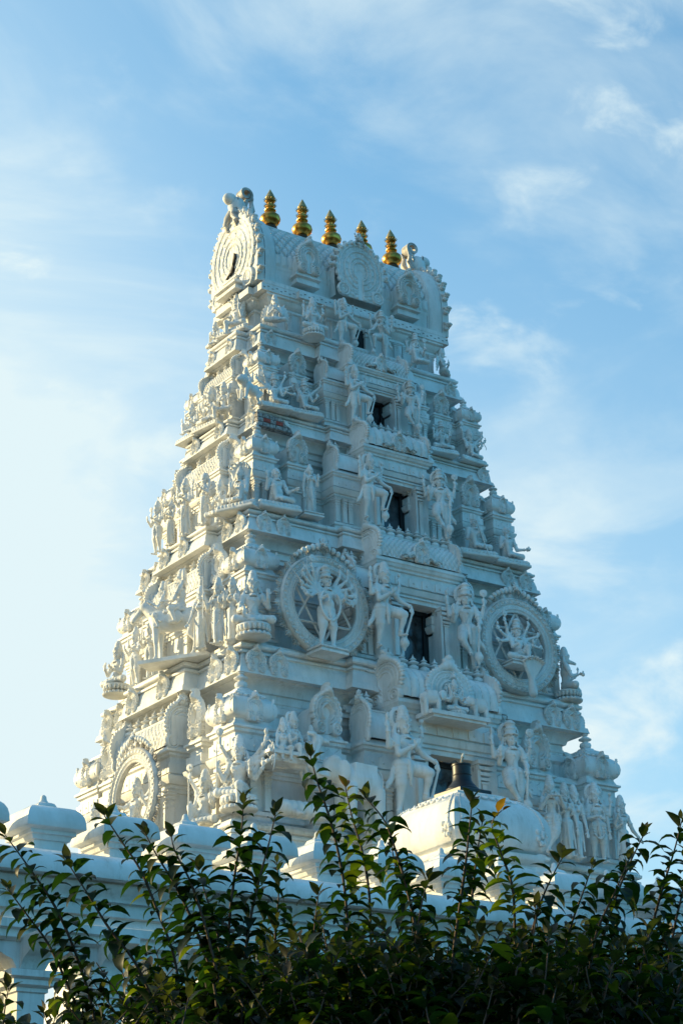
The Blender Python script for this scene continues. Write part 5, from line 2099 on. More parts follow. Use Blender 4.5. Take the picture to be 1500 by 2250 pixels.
def beast(big=1.0, tusk=False):
    S_ = Sculpt()
    S_.ell((0, .10, .36), (.13, .20, .14), .04)
    S_.cap((0, .10, .38), (0, -.22, .44), .13, .14, .05)
    S_.ell((0, -.36, .56), (.125, .12, .13), .03)
    S_.ell((0, -.47, .52), (.07, .06, .06), .02)
    for i in range(18):
        a = 2 * PI * i / 18
        S_.ell((.13 * math.cos(a), -.30, .55 + .14 * math.sin(a)), (.035, .05, .035), .008)
    for s in (-1, 1):
        S_.cap((s * .08, -.24, .36), (s * .09, -.30, .03), .055, .038, .02)
        S_.ell((s * .09, -.34, .03), (.045, .06, .03), .01)
        S_.cap((s * .09, .20, .32), (s * .10, .10, .18), .085, .05, .02)
        S_.cap((s * .10, .10, .18), (s * .10, .20, .04), .045, .035, .015)
        S_.ell((s * .10, .15, .03), (.045, .07, .03), .01)
        S_.ell((s * .05, -.44, .60), (.018, .015, .016), .004)
        S_.cap((s * .09, -.33, .66), (s * .10, -.33, .72), .03, .015, .01)
    S_.tube([(0, .28, .38), (0, .42, .40), (0, .46, .55), (0, .40, .66), (0, .45, .74)], [.03, .025, .022, .026, .03], .01)
    return S_.mesh('lion', CARVED, .014)


o = ob('lion_statue', beast(), None, (-2.40, -1.20, 14.72), R(-75), .62)
tag(o, 'small maned lion statue crouching at the near corner above the broken brickwork', 'statue')
statue('s', dict(seat='ride', crown='tall', arms=four('noose', 'trident')), (-2.38, -1.02, 14.98), .62, R(-60), 'small rider on the crouching lion at the near corner', None, None, vox=.014)

# left face, top storey
statue('s', dict(seat='hang', fold=1, crown='tall', hood=True, arms=[(-1, (-.14, -.06, -.13), (-.02, -.15, -.14), 'bless', (0, -1, 0)), (1, (.15, -.05, -.10), (.14, -.12, .05), 'conch', U)]), (-1.98, -.14, 16.46), .92, R(-74),
       'seated figure sheltered by a flaring many-headed snake hood under the left gable', 'bolster', None)
statue('s', dict(seat='cross', crown='tall', fem=True, arms=pray), (-2.12, .30, 16.42), .66, R(-85), 'small kneeling attendant at the feet of the snake-sheltered figure', None, None, vox=.014)

# ---- bottom storey, front: elephant


def elephant(up=True):
    S_ = Sculpt()   # faces -X
    S_.ell((.10, 0, .60), (.34, .22, .25), .06)
    S_.ell((-.10, 0, .60), (.26, .20, .22), .06)
    S_.ell((-.42, 0, .72), (.17, .15, .18), .05)
    S_.ell((-.42, -.07, .84), (.10, .08, .08), .03)
    S_.ell((-.42, .07, .84), (.10, .08, .08), .03)
    for s in (-1, 1):
        S_.ell((-.34, s * .17, .70), (.10, .025, .15), .012, rz=s * .5)
        S_.ell((-.54, s * .09, .74), (.016, .014, .014), .004)
        S_.cap((-.56, s * .07, .60), (-.72, s * .09, .60), .026, .010, .008)
        for x in (-.20, .30):
            S_.cap((x, s * .12, .48), (x, s * .12, .05), .095, .078, .03)
            S_.cap((x, s * .12, .05), (x - .01, s * .12, .0), .085, .088, .01)
    if up:
        S_.tube([(-.52, 0, .64), (-.66, 0, .60), (-.78, 0, .72), (-.78, 0, .92), (-.70, 0, 1.08), (-.72, 0, 1.18), (-.82, 0, 1.18)], [.085, .07, .058, .045, .036, .030, .028], .02)
    else:
        S_.tube([(-.52, 0, .62), (-.62, 0, .46), (-.62, 0, .28), (-.56, 0, .14)], [.085, .065, .05, .035], .02)
    S_.tube([(.42, 0, .72), (.47, 0, .55), (.46, 0, .34)], [.025, .018, .02], .01)
    S_.box((.04, 0, .74), (.20, .19, .10), .03)
    for z in (.62, .645):
        S_.tor((.06, 0, z), (0, 0, 1), .215, .010, .003, (1.35, 1.0))
    S_.tor((.28, 0, .60), (1, 0, 0), .24, .010, .003)
    return S_.mesh('elephant', CARVED, .014)


EL = elephant()
o = ob('elephant_statue', EL, None, (-1.86, -2.92, 7.86), R(6), (1.02, .9, .98))
tag(o, 'large white elephant statue with raised trunk, left of the lowest guardian', 'statue')
# small elephants beside the goddess under the arch
ELS = elephant()
o = ob('small_elephant_statue', ELS, None, (-.50, -2.92, 9.62), R(168), .40)
tag(o, 'small elephant lifting its trunk to the left of the goddess under the arch', 'statue', 'small elephants beside the seated goddess')
o = ob('small_elephant_statue', ELS, None, (.33, -2.92, 9.62), R(0), .40)
tag(o, 'small elephant on the right of the goddess under the arch', 'statue', 'small elephants beside the seated goddess')
statue('s', dict(seat='cross', fem=True, crown='tall', arms=four('lotus', 'lotus')), (-.07, -2.90, 9.60), .70, R(-4),
       'small goddess on a lotus under the arch in the middle, between two small elephants', 'lotus', None, vox=.012)
ar = tag(empty('arch_niche', (-.06, -2.76, 9.66)), 'round-headed niche arch framing the small seated goddess above the lowest doorway', 'ornament')
ob('niche_back', relief('niche_back', kudu_h(40), -.56, .56, 0, 1.22, 70, 76), ar, (0, 0, 0), 0, (.90, .8, .80))
m = MB()
m.box(-.55, .50, -.30, .10, -.06, 0)
m.box(-.50, .45, -.27, .10, -.10, -.06)
ob('ledge', m.mesh('ledge', WHITE), ar)

# crouching striped beast
S_ = Sculpt()
S_.cap((-.30, 0, .14), (.32, 0, .15), .12, .13, .05, lambda P, t: .006 * np.cos(t * 34))
S_.ell((.40, -.03, .17), (.11, .10, .11), .03)
for x in (-.22, .25):
    S_.cap((x, -.08, .10), (x + .02, -.20, .03), .05, .04, .02)
    S_.ell((x + .02, -.23, .03), (.045, .05, .03), .01)
S_.tube([(-.38, 0, .14), (-.50, -.03, .08), (-.56, -.06, .12)], [.04, .03, .02], .01)
o = ob('beast_statue', S_.mesh('beast', CARVED, .012), None, (-2.72, -2.86, 7.84), R(4), .95)
tag(o, 'striped beast statue lying on the bottom ledge left of the elephant', 'statue')


# bird with riders
def bird():
    S_ = Sculpt()  # faces +X
    S_.ell((.0, 0, .22), (.26, .15, .17), .05, dis=lambda P, q: .008 * np.abs(np.sin(P[..., 2] * 70)) * np.abs(np.sin(P[..., 0] * 40)))
    S_.cap((.16, 0, .28), (.26, 0, .44), .11, .075, .04, lambda P, t: .006 * np.abs(np.sin(P[..., 2] * 80)))
    S_.ell((.29, 0, .50), (.085, .075, .075), .02)
    S_.tube([(.34, 0, .50), (.44, 0, .485), (.48, 0, .44)], [.045, .028, .006], .01)
    for s in (-1, 1):
        S_.ell((.33, s * .06, .52), (.014, .012, .014), .003)
        for i in range(5):
            S_.ell((.02 - .05 * i, s * (.15), .24 - .03 * i), (.15, .02, .045), .006)
        S_.cap((.06, s * .07, .10), (.08, s * .07, -.04), .035, .022, .01)
        for d in (-.04, 0, .04):
            S_.cap((.08, s * .07, -.05), (.16, s * .07 + d, -.06), .014, .008, .004)
    for i in range(5):
        S_.cap((-.20, (i - 2) * .03, .20), (-.52, (i - 2) * .08, .24), .03, .02, .008)
    return S_.mesh('bird', CARVED, .012)


bo = tag(empty('bird_statue', (-2.66, -2.72, 8.52)), 'large stone bird with hooked beak carrying riders above the bottom corner pilasters', 'statue')
ob('bird', bird(), bo, (0, 0, 0), R(-4), 1.02)
m = MB()
m.box(-.62, .18, -.22, .30, .18, .225)
m.box(-.50, .10, -.14, .30, .10, .178)
ob('bracket_slab', m.mesh('bracket_slab', WHITE), bo)
statue('s', dict(seat='hang', fold=3, crown='tall', fem=True, arms=[(-1, (-.14, -.04, -.14), (-.12, -.14, -.22), 'bless', (0, -1, -.4)), (1, (.14, -.06, -.12), (.08, -.16, -.06), 'flower', U)]), (-2.96, -2.78, 8.72), .74, R(-14),
       'rider at the back of the stone bird, legs hanging over the slab', None, 'riders on the stone bird')
statue('s', dict(seat='hang', fold=3, crown='tall', halo=True, arms=[(-1, (-.15, -.04, -.13), (-.10, -.15, -.08), 'bless', U), (1, (.16, -.05, -.12), (.18, -.14, -.10), 'bless', (0, -1, 0))]), (-2.76, -2.74, 8.76), .86, R(16),
       'tallest rider in the middle on the stone bird', None, 'riders on the stone bird')
statue('s', dict(seat='hang', fold=3, crown='tall', fem=True, hair=True, arms=pray), (-2.42, -2.66, 8.82), .60, R(20),
       'small rider at the neck of the stone bird', None, 'riders on the stone bird', vox=.014)

# right group of the bottom storey
rg = 'standing statues at the right of the bottom storey'
statue('s', dict(crown='tall', legs={-1: ((-.05, -.03, .27), (-.06, .0, .035)), 1: ((.02, -.08, .27), (-.10, -.08, .05))}, garland=1.6, hip=.02,
                 arms=[(-1, (-.16, -.06, -.08), (-.07, -.13, .07), 'flute', (.8, -.3, .1)), (1, (.18, -.04, -.05), (.10, -.14, .07), 'bless', (-.6, -.4, .3))], turn=R(-10)),
       (1.66, -2.84, 7.84), 1.06, R(-24), 'flute player with crossed legs and a long garland, right of the big dome', None, rg)
statue('s', dict(skirt=2, fem=True, crown='tall', arms=[(-1, (-.14, -.05, -.12), (-.05, -.15, -.04), 'flower', U), (1, (.15, .0, -.14), (.16, -.03, -.29), 'bless', (0, -.2, -1))], hip=-.015),
       (1.98, -2.82, 7.84), 1.0, R(-24), 'woman in a long draped skirt next to the flute player, nearer of the pair', None, rg)
statue('s', dict(skirt=2, fem=True, crown='tall', arms=[(-1, (-.14, -.05, -.12), (-.07, -.15, -.06), 'flower', U), (1, (.15, .0, -.14), (.17, -.03, -.30), 'bless', (0, -.2, -1))]),
       (2.18, -2.78, 7.84), 1.0, R(-24), 'second draped woman of the pair beside the flute player, set further right', None, rg)
statue('s', dict(crown='tall', halo=True, garland=1.0, arms=[(-1, (-.19, -.02, -.06), (-.21, -.05, .08), 'pot', U), (-1, (-.15, -.06, -.12), (-.03, -.14, -.10), 'bless', (.6, -.3, -.3)), (1, (.16, .0, -.14), (.17, -.02, -.30), 'bless', (0, -.2, -1)), (1, (.19, .0, -.05), (.21, -.03, .10), 'lotus', U)]),
       (2.66, -2.72, 7.84), 1.10, R(-20), 'crowned four-armed standing figure with armoured skirt, second from the right end', None, rg)
statue('s', dict(crown='tall', skirt=1, arms=[(-1, (-.17, -.05, -.08), (-.14, -.14, .06), 'lotus', U), (1, (.19, -.02, -.14), (.27, -.06, -.26), 'bless', (.5, -.3, -.8)), (-1, (-.14, -.05, -.13), (-.08, -.14, -.08), 'bless', U)]),
       (3.22, -2.66, 7.86), .98, R(-6), 'crowned standing figure with one arm reaching out, rightmost statue of the bottom storey', None, rg)

# left corner of the bottom storey
statue('s', dict(seat='hang', fold=-1, crown='tall', arms=[m_arms[0], m_arms[3], m_arms[5], m_arms[7], m_arms[-1], (-1, (-.18, -.03, -.10), (-.22, -.10, .02), 'trident', U), (1, (.20, -.02, -.12), (.31, -.05, -.02), 'flower', U), (1, (.19, 0, -.05), (.29, .0, .12), 'flower', U)]),
       (-3.44, -2.44, 7.96), 1.22, R(-58), 'many-armed seated figure at the near bottom corner, one leg hanging', 'lotus', None)
statue('s', dict(seat='ease', fold=1, crown='tall', arms=[m_arms[0], m_arms[1], m_arms[5], m_arms[7], (-1, (-.16, -.06, -.12), (-.10, -.17, -.10), 'staff', U), m_arms[-1]]),
       (-3.62, -1.86, 7.84), 1.14, R(-72), 'seated figure with an upright sword staff, left of the near bottom corner', None, None)
wheel((-3.90, -.36, 8.58), .69, LEFT, 'round flame-edged carved ring around the archer on the left face of the bottom storey', False, 30)
arch_ = dict(seat='ease', fold=-1, crown='tall', arms=[(-1, (-.17, -.09, -.02), (-.20, -.26, .0), 'bow', (0, -1, 0)), (1, (.20, .02, -.02), (.16, -.05, .10), 'bless', (0, -1, .2)), m_arms[5], m_arms[7]])
statue('s', arch_, (-3.84, -.36, 8.06), 1.0, R(-82), 'archer drawing a bow inside the ring on the left face', 'plinth', None)
for y, l in ((.62, 'standing crowned attendant beyond the archer ring on the left face'), (1.22, 'crowned attendant at the far bottom left corner of the tower')):
    statue('s', dict(crown='tall', skirt=2, fem=True, arms=pray), (-3.66, y, 7.84), .92, R(-85), l, None, side, vox=.014)

# ------------------------------------------------------------ ground, pavilion, walls
gm = plain('dry_grass_ground', (.036, .040, .022), .95, 0, .45, 2.0, .4)
m = MB()
m.add([(-900, -900, 0), (900, -900, 0), (900, 900, 0), (-900, 900, 0)], [(0, 1, 2, 3)])
tag(ob('ground', m.mesh('ground', gm)), kind='structure')
pm = plain('grey_concrete_path', (.12, .12, .12), .9, 0, .2, 3.0, .2)
m = MB()
m.add([(-40, -14.5, .004), (30, -14.5, .004), (30, -11.2, .004), (-40, -11.2, .004)], [(0, 1, 2, 3)])
tag(ob('path', m.mesh('path', pm)), kind='structure')

pav = tag(empty('pavilion', (0, 0, 0)), 'low white colonnaded pavilion with a row of small domes on its rounded roof edge', 'pavilion')
PX0, PX1, PY0, PY1 = -16.5, 2.2, -9.5, -8.42
m = MB()
pl = rect(PX0, PX1, PY0, PY1)
m.ring(pl, [(-.10, 4.62), (-.06, 4.64), (-.06, 4.70), (.0, 4.71), (.0, 4.78), (-.03, 4.79), (-.03, 4.86), (.02, 4.865), (.02, 4.92), (-.01, 4.925), (-.01, 4.98), (.04, 4.985), (.04, 5.02), (.07, 5.05), (.11, 5.09), (.12, 5.115),
            (.10, 5.118), (.10, 5.135), (.24, 5.135), (.245, 5.16), (.24, 5.21), (.22, 5.26), (.185, 5.31), (.13, 5.345), (.06, 5.365), (.0, 5.37), (-.02, 5.372), (-.02, 5.385)])
ob('roof_edge', m.mesh('roof_edge', PAV, 50), pav)
m = MB()
m.ring(rect(-4.95, -3.15, -8.60, -6.9), [(-.10, 0), (-.10, 4.55), (.0, 4.6), (.0, 5.33), (-.03, 5.375)])
ob('rear_porch', m.mesh('rear_porch', PAV, 50), pav)


def dome_block_mesh():
    m = MB()
    w, d = .275, .31
    m.ring(rect(-w, w, -d, d), [(-.12, -.22), (-.12, -.10), (-.10, -.095), (-.085, -.055), (-.06, -.05), (-.06, -.02), (0, -.004), (.004, .0), (.0, .06), (-.012, .11), (-.035, .15), (-.07, .182), (-.11, .197), (-.16, .204)])
    return m.mesh('dome_block', PAV, 50)


DB = dome_block_mesh()
_m = MB()
_m.ring(rect(-.085, .085, -.085, .085), [(.0, 0), (.004, .03), (-.012, .06), (-.035, .072)])
_m.lathe([(.055, .06), (.045, .08), (.030, .10), (.026, .13), (.012, .145)], n=10)
KN = _m.mesh('knob', PAV, 50)


def column_mesh():
    m = MB()
    w = .125
    m.ring(rect(-w, w, -w, w), [(0.05, 0), (.05, .3), (0, .34), (0, 3.0), (.03, 3.03), (.03, 3.10), (0, 3.12), (0, 3.62), (.02, 3.65), (.02, 3.70), (-.02, 3.72), (-.02, 3.80), (.015, 3.84), (.015, 3.88)])
    m.ring(rect(-w, w, -w, w), [(0, 3.88), (0, 4.20), (.02, 4.21), (.02, 4.24), (.07, 4.26), (.07, 4.30), (.11, 4.32), (.11, 4.375), (-.02, 4.376), (-.02, 4.40)])
    return m.mesh('column', PAV, 50)


CM = column_mesh()
_m = MB()
prof = [(-.46, 4.665), (.46, 4.665), (.46, 4.62), (.38, 4.60), (.33, 4.55), (.24, 4.50), (.17, 4.47), (.13, 4.40), (-.13, 4.40), (-.17, 4.47), (-.24, 4.50), (-.33, 4.55), (-.38, 4.60), (-.46, 4.62)]
for ax in (0, 1):
    V = []
    for s in (-.11 + .003 * ax, .11 - .003 * ax):
        V += [((p, s, z) if ax == 0 else (s, p, z - .003)) for p, z in prof]
    n = len(prof)
    _m.add(V, [tuple(range(n)), tuple(range(n, 2 * n))[::-1]] + [(i, i + n, (i + 1) % n + n, (i + 1) % n) for i in range(n)])
BRM = _m.mesh('bracket', PAV, 40)
for i in range(-8, 17):
    x = -9.70 + .725 * i
    if x > PX1 - .2 or x < PX0 + .2:
        continue
    for y in (PY0 + .24,) + ((PY1 - .20,) if i % 2 == 0 else ()):
        if i % 2 == 0 or y < -9:
            c = ob('column', CM, pav, (x - .14, y, 0))
            ob('bracket', BRM, c)
    if i < -7 or (-5.2 < x < -3.2 and False):
        continue
    d = ob('dome_block', DB, pav, (x, PY0 + .31, 5.585))
    d.rotation_euler = (0, 0, R(random.uniform(-.4, .4)))
    ob('knob', KN, d, (random.uniform(-.02, .02), 0, .198), R(random.uniform(-4, 4)))
# carved arches on the roof edge to the right
for x in (-4.55, -4.02):
    a_ = arch(pav, x, PY0 - .235, 5.12, .24, .27, 0, th=.6)
# ceiling slab of the pavilion
m = MB()
m.box(PX0 + .15, PX1 - .15, PY0 + .16, PY1 - .16, 4.675, 4.72)
ob('ceiling_slab', m.mesh('ceiling_slab', PAV), pav)

# large square dome carrying a lamp
dt = ob('large_dome', None, pav, (-4.05, -7.95, 0))
m = MB()
q = rect(-.55, .55, -.55, .55)
m.ring(q, [(-.10, 5.37), (-.10, 5.88), (-.06, 5.90), (-.06, 5.93), (0.0, 5.95), (.02, 6.0), (-.03, 6.02), (-.03, 6.06), (.03, 6.10), (.05, 6.13), (.05, 6.165), (-.01, 6.17), (-.02, 6.19), (.03, 6.21), (.055, 6.235),
           (.09, 6.30), (.105, 6.38), (.10, 6.46), (.075, 6.55), (.02, 6.65), (-.05, 6.72), (-.13, 6.775), (-.20, 6.81), (-.20, 6.83), (-.27, 6.86), (-.35, 6.88)])
ob('dome', m.mesh('dome', PAV, 50), dt)
for sx in (-1, 1):
    m = MB()
    for s in (-1, 1):
        m.box(sx * .30 - .05, sx * .30 + .05, s * .465 - .02, s * .465 + .02, 5.40, 5.87)
        m.box(s * .465 - .02, s * .465 + .02, sx * .30 - .05, sx * .30 + .05, 5.40, 5.87)
    ob('pilaster', m.mesh('pilaster', PAV), dt)
# scalloped crown trim and carved corner ribs
m = MB()
for s in range(4):
    for i in range(9):
        x = -.40 + i * .10
        p = (x, -.455 + .02 * abs(x), 6.765 - .03 * (abs(x) / .4) ** 2)
        c_, s_ = math.cos(s * PI / 2), math.sin(s * PI / 2)
        pts = []
        for j in range(7):
            t = PI * j / 6
            xx = p[0] + .05 * math.cos(t)
            zz_ = -.045 * math.sin(t)
            yy = p[1] - .016 + zz_ * -.0 - (.045 * math.sin(t)) * .75
            pts.append((xx * c_ - yy * s_, xx * s_ + yy * c_, p[2] + zz_ + .012))
        m.tube(pts, .012, 5)
    for e in (-1, 1):
        pass
ob('scalloped_trim', m.mesh('scalloped_trim', PAV, 60), dt)
for sx, sy_ in ((-1, -1), (1, -1), (-1, 1), (1, 1)):
    m = MB()
    dome = [(.055, 6.235), (.09, 6.30), (.105, 6.38), (.10, 6.46), (.075, 6.55), (.02, 6.65), (-.05, 6.72), (-.12, 6.77)]
    for side_ in (0, 1):
        pts = []
        bd = []
        for o_, z_ in dome:
            r_ = .55 + o_ + .004
            off = .07 + .03 * math.sin((z_ - 6.2) * 7)
            a_ = (sx * (r_ - off), sy_ * r_, z_) if side_ == 0 else (sx * r_, sy_ * (r_ - off), z_)
            pts.append(a_)
        m.tube(pts, .012, 5)
        for i in range(len(pts) - 1):
            for t in (0, .33, .66):
                p_ = lerp(pts[i], pts[i + 1], t)
                m.ball(p_, .016, 6, 4)
        # leaf scroll at the foot
        for i in range(10):
            a1_ = i * .75
            rr_ = .012 + .0085 * i
            cz_ = 6.36
            u_ = .12 + rr_ * math.cos(a1_) * .9
            z_ = cz_ + rr_ * math.sin(a1_) * 1.2
            r_ = .55 + .107
            p_ = (sx * (r_ - u_), sy_ * r_, z_) if side_ == 0 else (sx * r_, sy_ * (r_ - u_), z_)
            m.ball(p_, (.028, .028, .032), 6, 4)
    ob('corner_scroll', m.mesh('corner_scroll', PAV, 60), dt)

lamp = tag(empty('lamp_base', (-4.05, -7.95, 6.88), R(2)), 'black metal lamp base with bare wires on top of the large white dome', 'lamp')
m = MB()
m.ring(rect(-.22, .22, -.22, .22), [(0, 0), (.0, .035), (-.01, .045)])
ob('plate', m.mesh('plate', BLACKM), lamp)
m = MB().lathe([(.19, .045), (.185, .07), (.165, .085), (.15, .11), (.125, .135), (.115, .15), (.105, .17), (.102, .22), (.106, .225), (.106, .235), (.100, .24), (.100, .33), (.108, .335), (.108, .35), (.085, .355)], n=28)
ob('collar', m.mesh('collar', BLACKM, 40), lamp)
m = MB()
m.tube([(-.01, 0, .33), (.0, 0, .40), (.03, .01, .45)], .008, 6)
m.tube([(.02, .02, .33), (.02, .02, .39), (.035, .01, .44)], .008, 6)
ob('cable', m.mesh('cable', WIRE, 40), lamp)
m = MB()
m.tube([(.032, .01, .44), (.052, .012, .485)], [.02, .014], 8)
ob('connector', m.mesh('connector', plain('white_connector', (.7, .66, .55), .4)), lamp)
m = MB()
m.tube([(-.02, 0, .35), (-.10, -.02, .38), (-.20, -.03, .33), (-.30, -.03, .34)], .005, 5)
ob('loose_wire', m.mesh('loose_wire', BLACKM, 40), lamp)

# block wall and shed behind the colonnade
wm, n_, l_, b_ = newmat('grey_painted_blockwork')
geo = n_.new('ShaderNodeTexCoord')
mp = n_.new('ShaderNodeMapping')
mp.inputs['Rotation'].default_value = (R(90), 0, 0)
br = n_.new('ShaderNodeTexBrick')
br.inputs['Scale'].default_value = 1.0
br.inputs['Brick Width'].default_value = .8
br.inputs['Row Height'].default_value = .2
br.inputs['Mortar Size'].default_value = .008
br.inputs['Color1'].default_value = (.62, .63, .63, 1)
br.inputs['Color2'].default_value = (.56, .57, .58, 1)
br.inputs['Mortar'].default_value = (.32, .32, .33, 1)
l_.new(geo.outputs['Object'], mp.inputs['Vector'])
l_.new(mp.outputs['Vector'], br.inputs['Vector'])
l_.new(br.outputs['Color'], b_.inputs['Base Color'])
b_.inputs['Roughness'].default_value = .7
bw_ = MB()
bw_.box(-18, -8.6, -5.6, -5.35, 0, 4.35)
tag(ob('block_wall', bw_.mesh('block_wall', wm)), 'pale grey block wall seen between the pavilion columns at the lower left', 'wall')
STEMS = [
    [(-14.820, -19.224, 3.120), (-14.768, -19.249, 3.004), (-14.681, -19.291, 2.870), (-14.602, -19.332, 2.750)],
    [(-14.669, -18.957, 3.028), (-14.606, -18.987, 2.936), (-14.528, -19.025, 2.811), (-14.470, -19.055, 2.673), (-14.425, -19.079, 2.523), (-14.405, -19.090, 2.403)],
    [(-14.580, -19.195, 2.913), (-14.524, -19.224, 2.817), (-14.463, -19.256, 2.709), (-14.391, -19.296, 2.601), (-14.332, -19.329, 2.455)],
    [(-14.634, -18.907, 2.878), (-14.575, -18.935, 2.794), (-14.511, -18.968, 2.697), (-14.446, -19.001, 2.546), (-14.395, -19.028, 2.411)],
    [(-14.366, -19.018, 3.121), (-14.315, -19.046, 3.034), (-14.257, -19.078, 2.933), (-14.213, -19.103, 2.811), (-14.164, -19.131, 2.656), (-14.145, -19.142, 2.464)],
    [(-14.524, -19.571, 2.927), (-14.492, -19.588, 2.858), (-14.447, -19.614, 2.773), (-14.397, -19.644, 2.650), (-14.353, -19.670, 2.497), (-14.343, -19.677, 2.347)],
    [(-14.485, -19.653, 2.912), (-14.474, -19.659, 2.859), (-14.435, -19.682, 2.768), (-14.402, -19.702, 2.652), (-14.370, -19.722, 2.501)],
    [(-13.995, -18.985, 2.991), (-13.976, -18.996, 2.910), (-13.939, -19.019, 2.763), (-13.927, -19.026, 2.562)],
    [(-14.176, -19.552, 3.067), (-14.182, -19.548, 2.967), (-14.197, -19.539, 2.858), (-14.212, -19.530, 2.724), (-14.218, -19.526, 2.566), (-14.225, -19.522, 2.373)],
    [(-14.109, -19.625, 3.021), (-14.126, -19.614, 2.933), (-14.151, -19.598, 2.825), (-14.175, -19.583, 2.705), (-14.193, -19.571, 2.548), (-14.199, -19.567, 2.356)],
    [(-13.691, -18.988, 3.037), (-13.687, -18.991, 2.938), (-13.698, -18.984, 2.788), (-13.706, -18.979, 2.582)],
    [(-13.890, -19.488, 3.266), (-13.870, -19.501, 3.170), (-13.841, -19.521, 3.054), (-13.823, -19.534, 2.953), (-13.809, -19.543, 2.840), (-13.803, -19.548, 2.688), (-13.804, -19.547, 2.392)],
    [(-13.590, -19.250, 3.259), (-13.574, -19.261, 3.155), (-13.549, -19.279, 3.033), (-13.534, -19.290, 2.898), (-13.533, -19.290, 2.708), (-13.540, -19.285, 2.438)],
    [(-13.749, -19.579, 3.124), (-13.700, -19.615, 3.043), (-13.672, -19.635, 2.935), (-13.650, -19.652, 2.822), (-13.633, -19.665, 2.669), (-13.631, -19.666, 2.387)],
    [(-13.590, -19.494, 3.030), (-13.580, -19.500, 2.942), (-13.547, -19.525, 2.826), (-13.524, -19.543, 2.669)],
    [(-13.688, -20.035, 3.021), (-13.699, -20.026, 2.923), (-13.711, -20.017, 2.829), (-13.728, -20.003, 2.711), (-13.748, -19.987, 2.569), (-13.767, -19.972, 2.342)],
    [(-13.312, -19.717, 3.102), (-13.339, -19.695, 3.060), (-13.320, -19.710, 2.964), (-13.298, -19.729, 2.855), (-13.299, -19.728, 2.699), (-13.313, -19.716, 2.397)],
    [(-13.213, -19.497, 3.131), (-13.228, -19.484, 3.041), (-13.244, -19.471, 2.922), (-13.262, -19.457, 2.776)],
    [(-13.245, -19.921, 2.926), (-13.272, -19.898, 2.869), (-13.302, -19.872, 2.794), (-13.334, -19.844, 2.678), (-13.356, -19.826, 2.556), (-13.370, -19.815, 2.369)],
    [(-13.036, -19.816, 2.934), (-13.062, -19.793, 2.851), (-13.094, -19.764, 2.753), (-13.122, -19.740, 2.627), (-13.144, -19.721, 2.406)],
    [(-12.953, -19.990, 3.025), (-12.988, -19.956, 2.943), (-13.025, -19.922, 2.846), (-13.063, -19.886, 2.721), (-13.102, -19.851, 2.570), (-13.128, -19.827, 2.380)],
    [(-13.416, -20.387, 2.801), (-13.449, -20.356, 2.713), (-13.493, -20.316, 2.601), (-13.519, -20.293, 2.464)],
    [(-12.811, -20.007, 3.069), (-12.835, -19.983, 2.969), (-12.868, -19.951, 2.855), (-12.901, -19.919, 2.729), (-12.941, -19.881, 2.577), (-12.972, -19.852, 2.399)],
    [(-12.923, -20.132, 2.930), (-12.940, -20.115, 2.819), (-12.968, -20.088, 2.695), (-12.997, -20.059, 2.533)],
    [(-14.749, -19.188, 2.526), (-14.758, -19.183, 2.449), (-14.760, -19.182, 2.360)],
    [(-13.870, -20.044, 2.769), (-13.888, -20.030, 2.692), (-13.907, -20.016, 2.578)],
    [(-13.650, -19.172, 2.908), (-13.665, -19.162, 2.776), (-13.681, -19.152, 2.560)],
    [(-13.347, -19.900, 2.764), (-13.362, -19.887, 2.655), (-13.381, -19.871, 2.481)],
]


# ------------------------------------------------------------ leafy shrubs in front
def leafmat():
    m, n, l, b = newmat('glossy_leaf')
    at = n.new('ShaderNodeAttribute')
    at.attribute_name = 'leaf_colour'
    geo = n.new('ShaderNodeNewGeometry')
    nz = n.new('ShaderNodeTexNoise')
    nz.inputs['Scale'].default_value = 60
    nz.inputs['Detail'].default_value = 4
    l.new(geo.outputs['Position'], nz.inputs['Vector'])
    mr = n.new('ShaderNodeMapRange')
    mr.inputs['To Min'].default_value = .65
    mr.inputs['To Max'].default_value = 1.25
    l.new(nz.outputs['Fac'], mr.inputs['Value'])
    mx = n.new('ShaderNodeVectorMath')
    mx.operation = 'SCALE'
    l.new(at.outputs['Color'], mx.inputs[0])
    l.new(mr.outputs['Result'], mx.inputs['Scale'])
    l.new(mx.outputs[0], b.inputs['Base Color'])
    b.inputs['Roughness'].default_value = .5
    b.inputs['Specular IOR Level'].default_value = .22
    tr = n.new('ShaderNodeBsdfTranslucent')
    m2 = n.new('ShaderNodeVectorMath')
    m2.operation = 'MULTIPLY'
    l.new(mx.outputs[0], m2.inputs[0])
    m2.inputs[1].default_value = (3.0, 4.2, 1.0)
    l.new(m2.outputs[0], tr.inputs['Color'])
    ms = n.new('ShaderNodeMixShader')
    ms.inputs[0].default_value = .30
    l.new(b.outputs[0], ms.inputs[1])
    l.new(tr.outputs[0], ms.inputs[2])
    out = n['Material Output']
    l.new(ms.outputs[0], out.inputs['Surface'])
    return m


LEAF = leafmat()
BARK = plain('brown_twig_bark', (.075, .045, .028), .8, 0, .3, 60, .3)


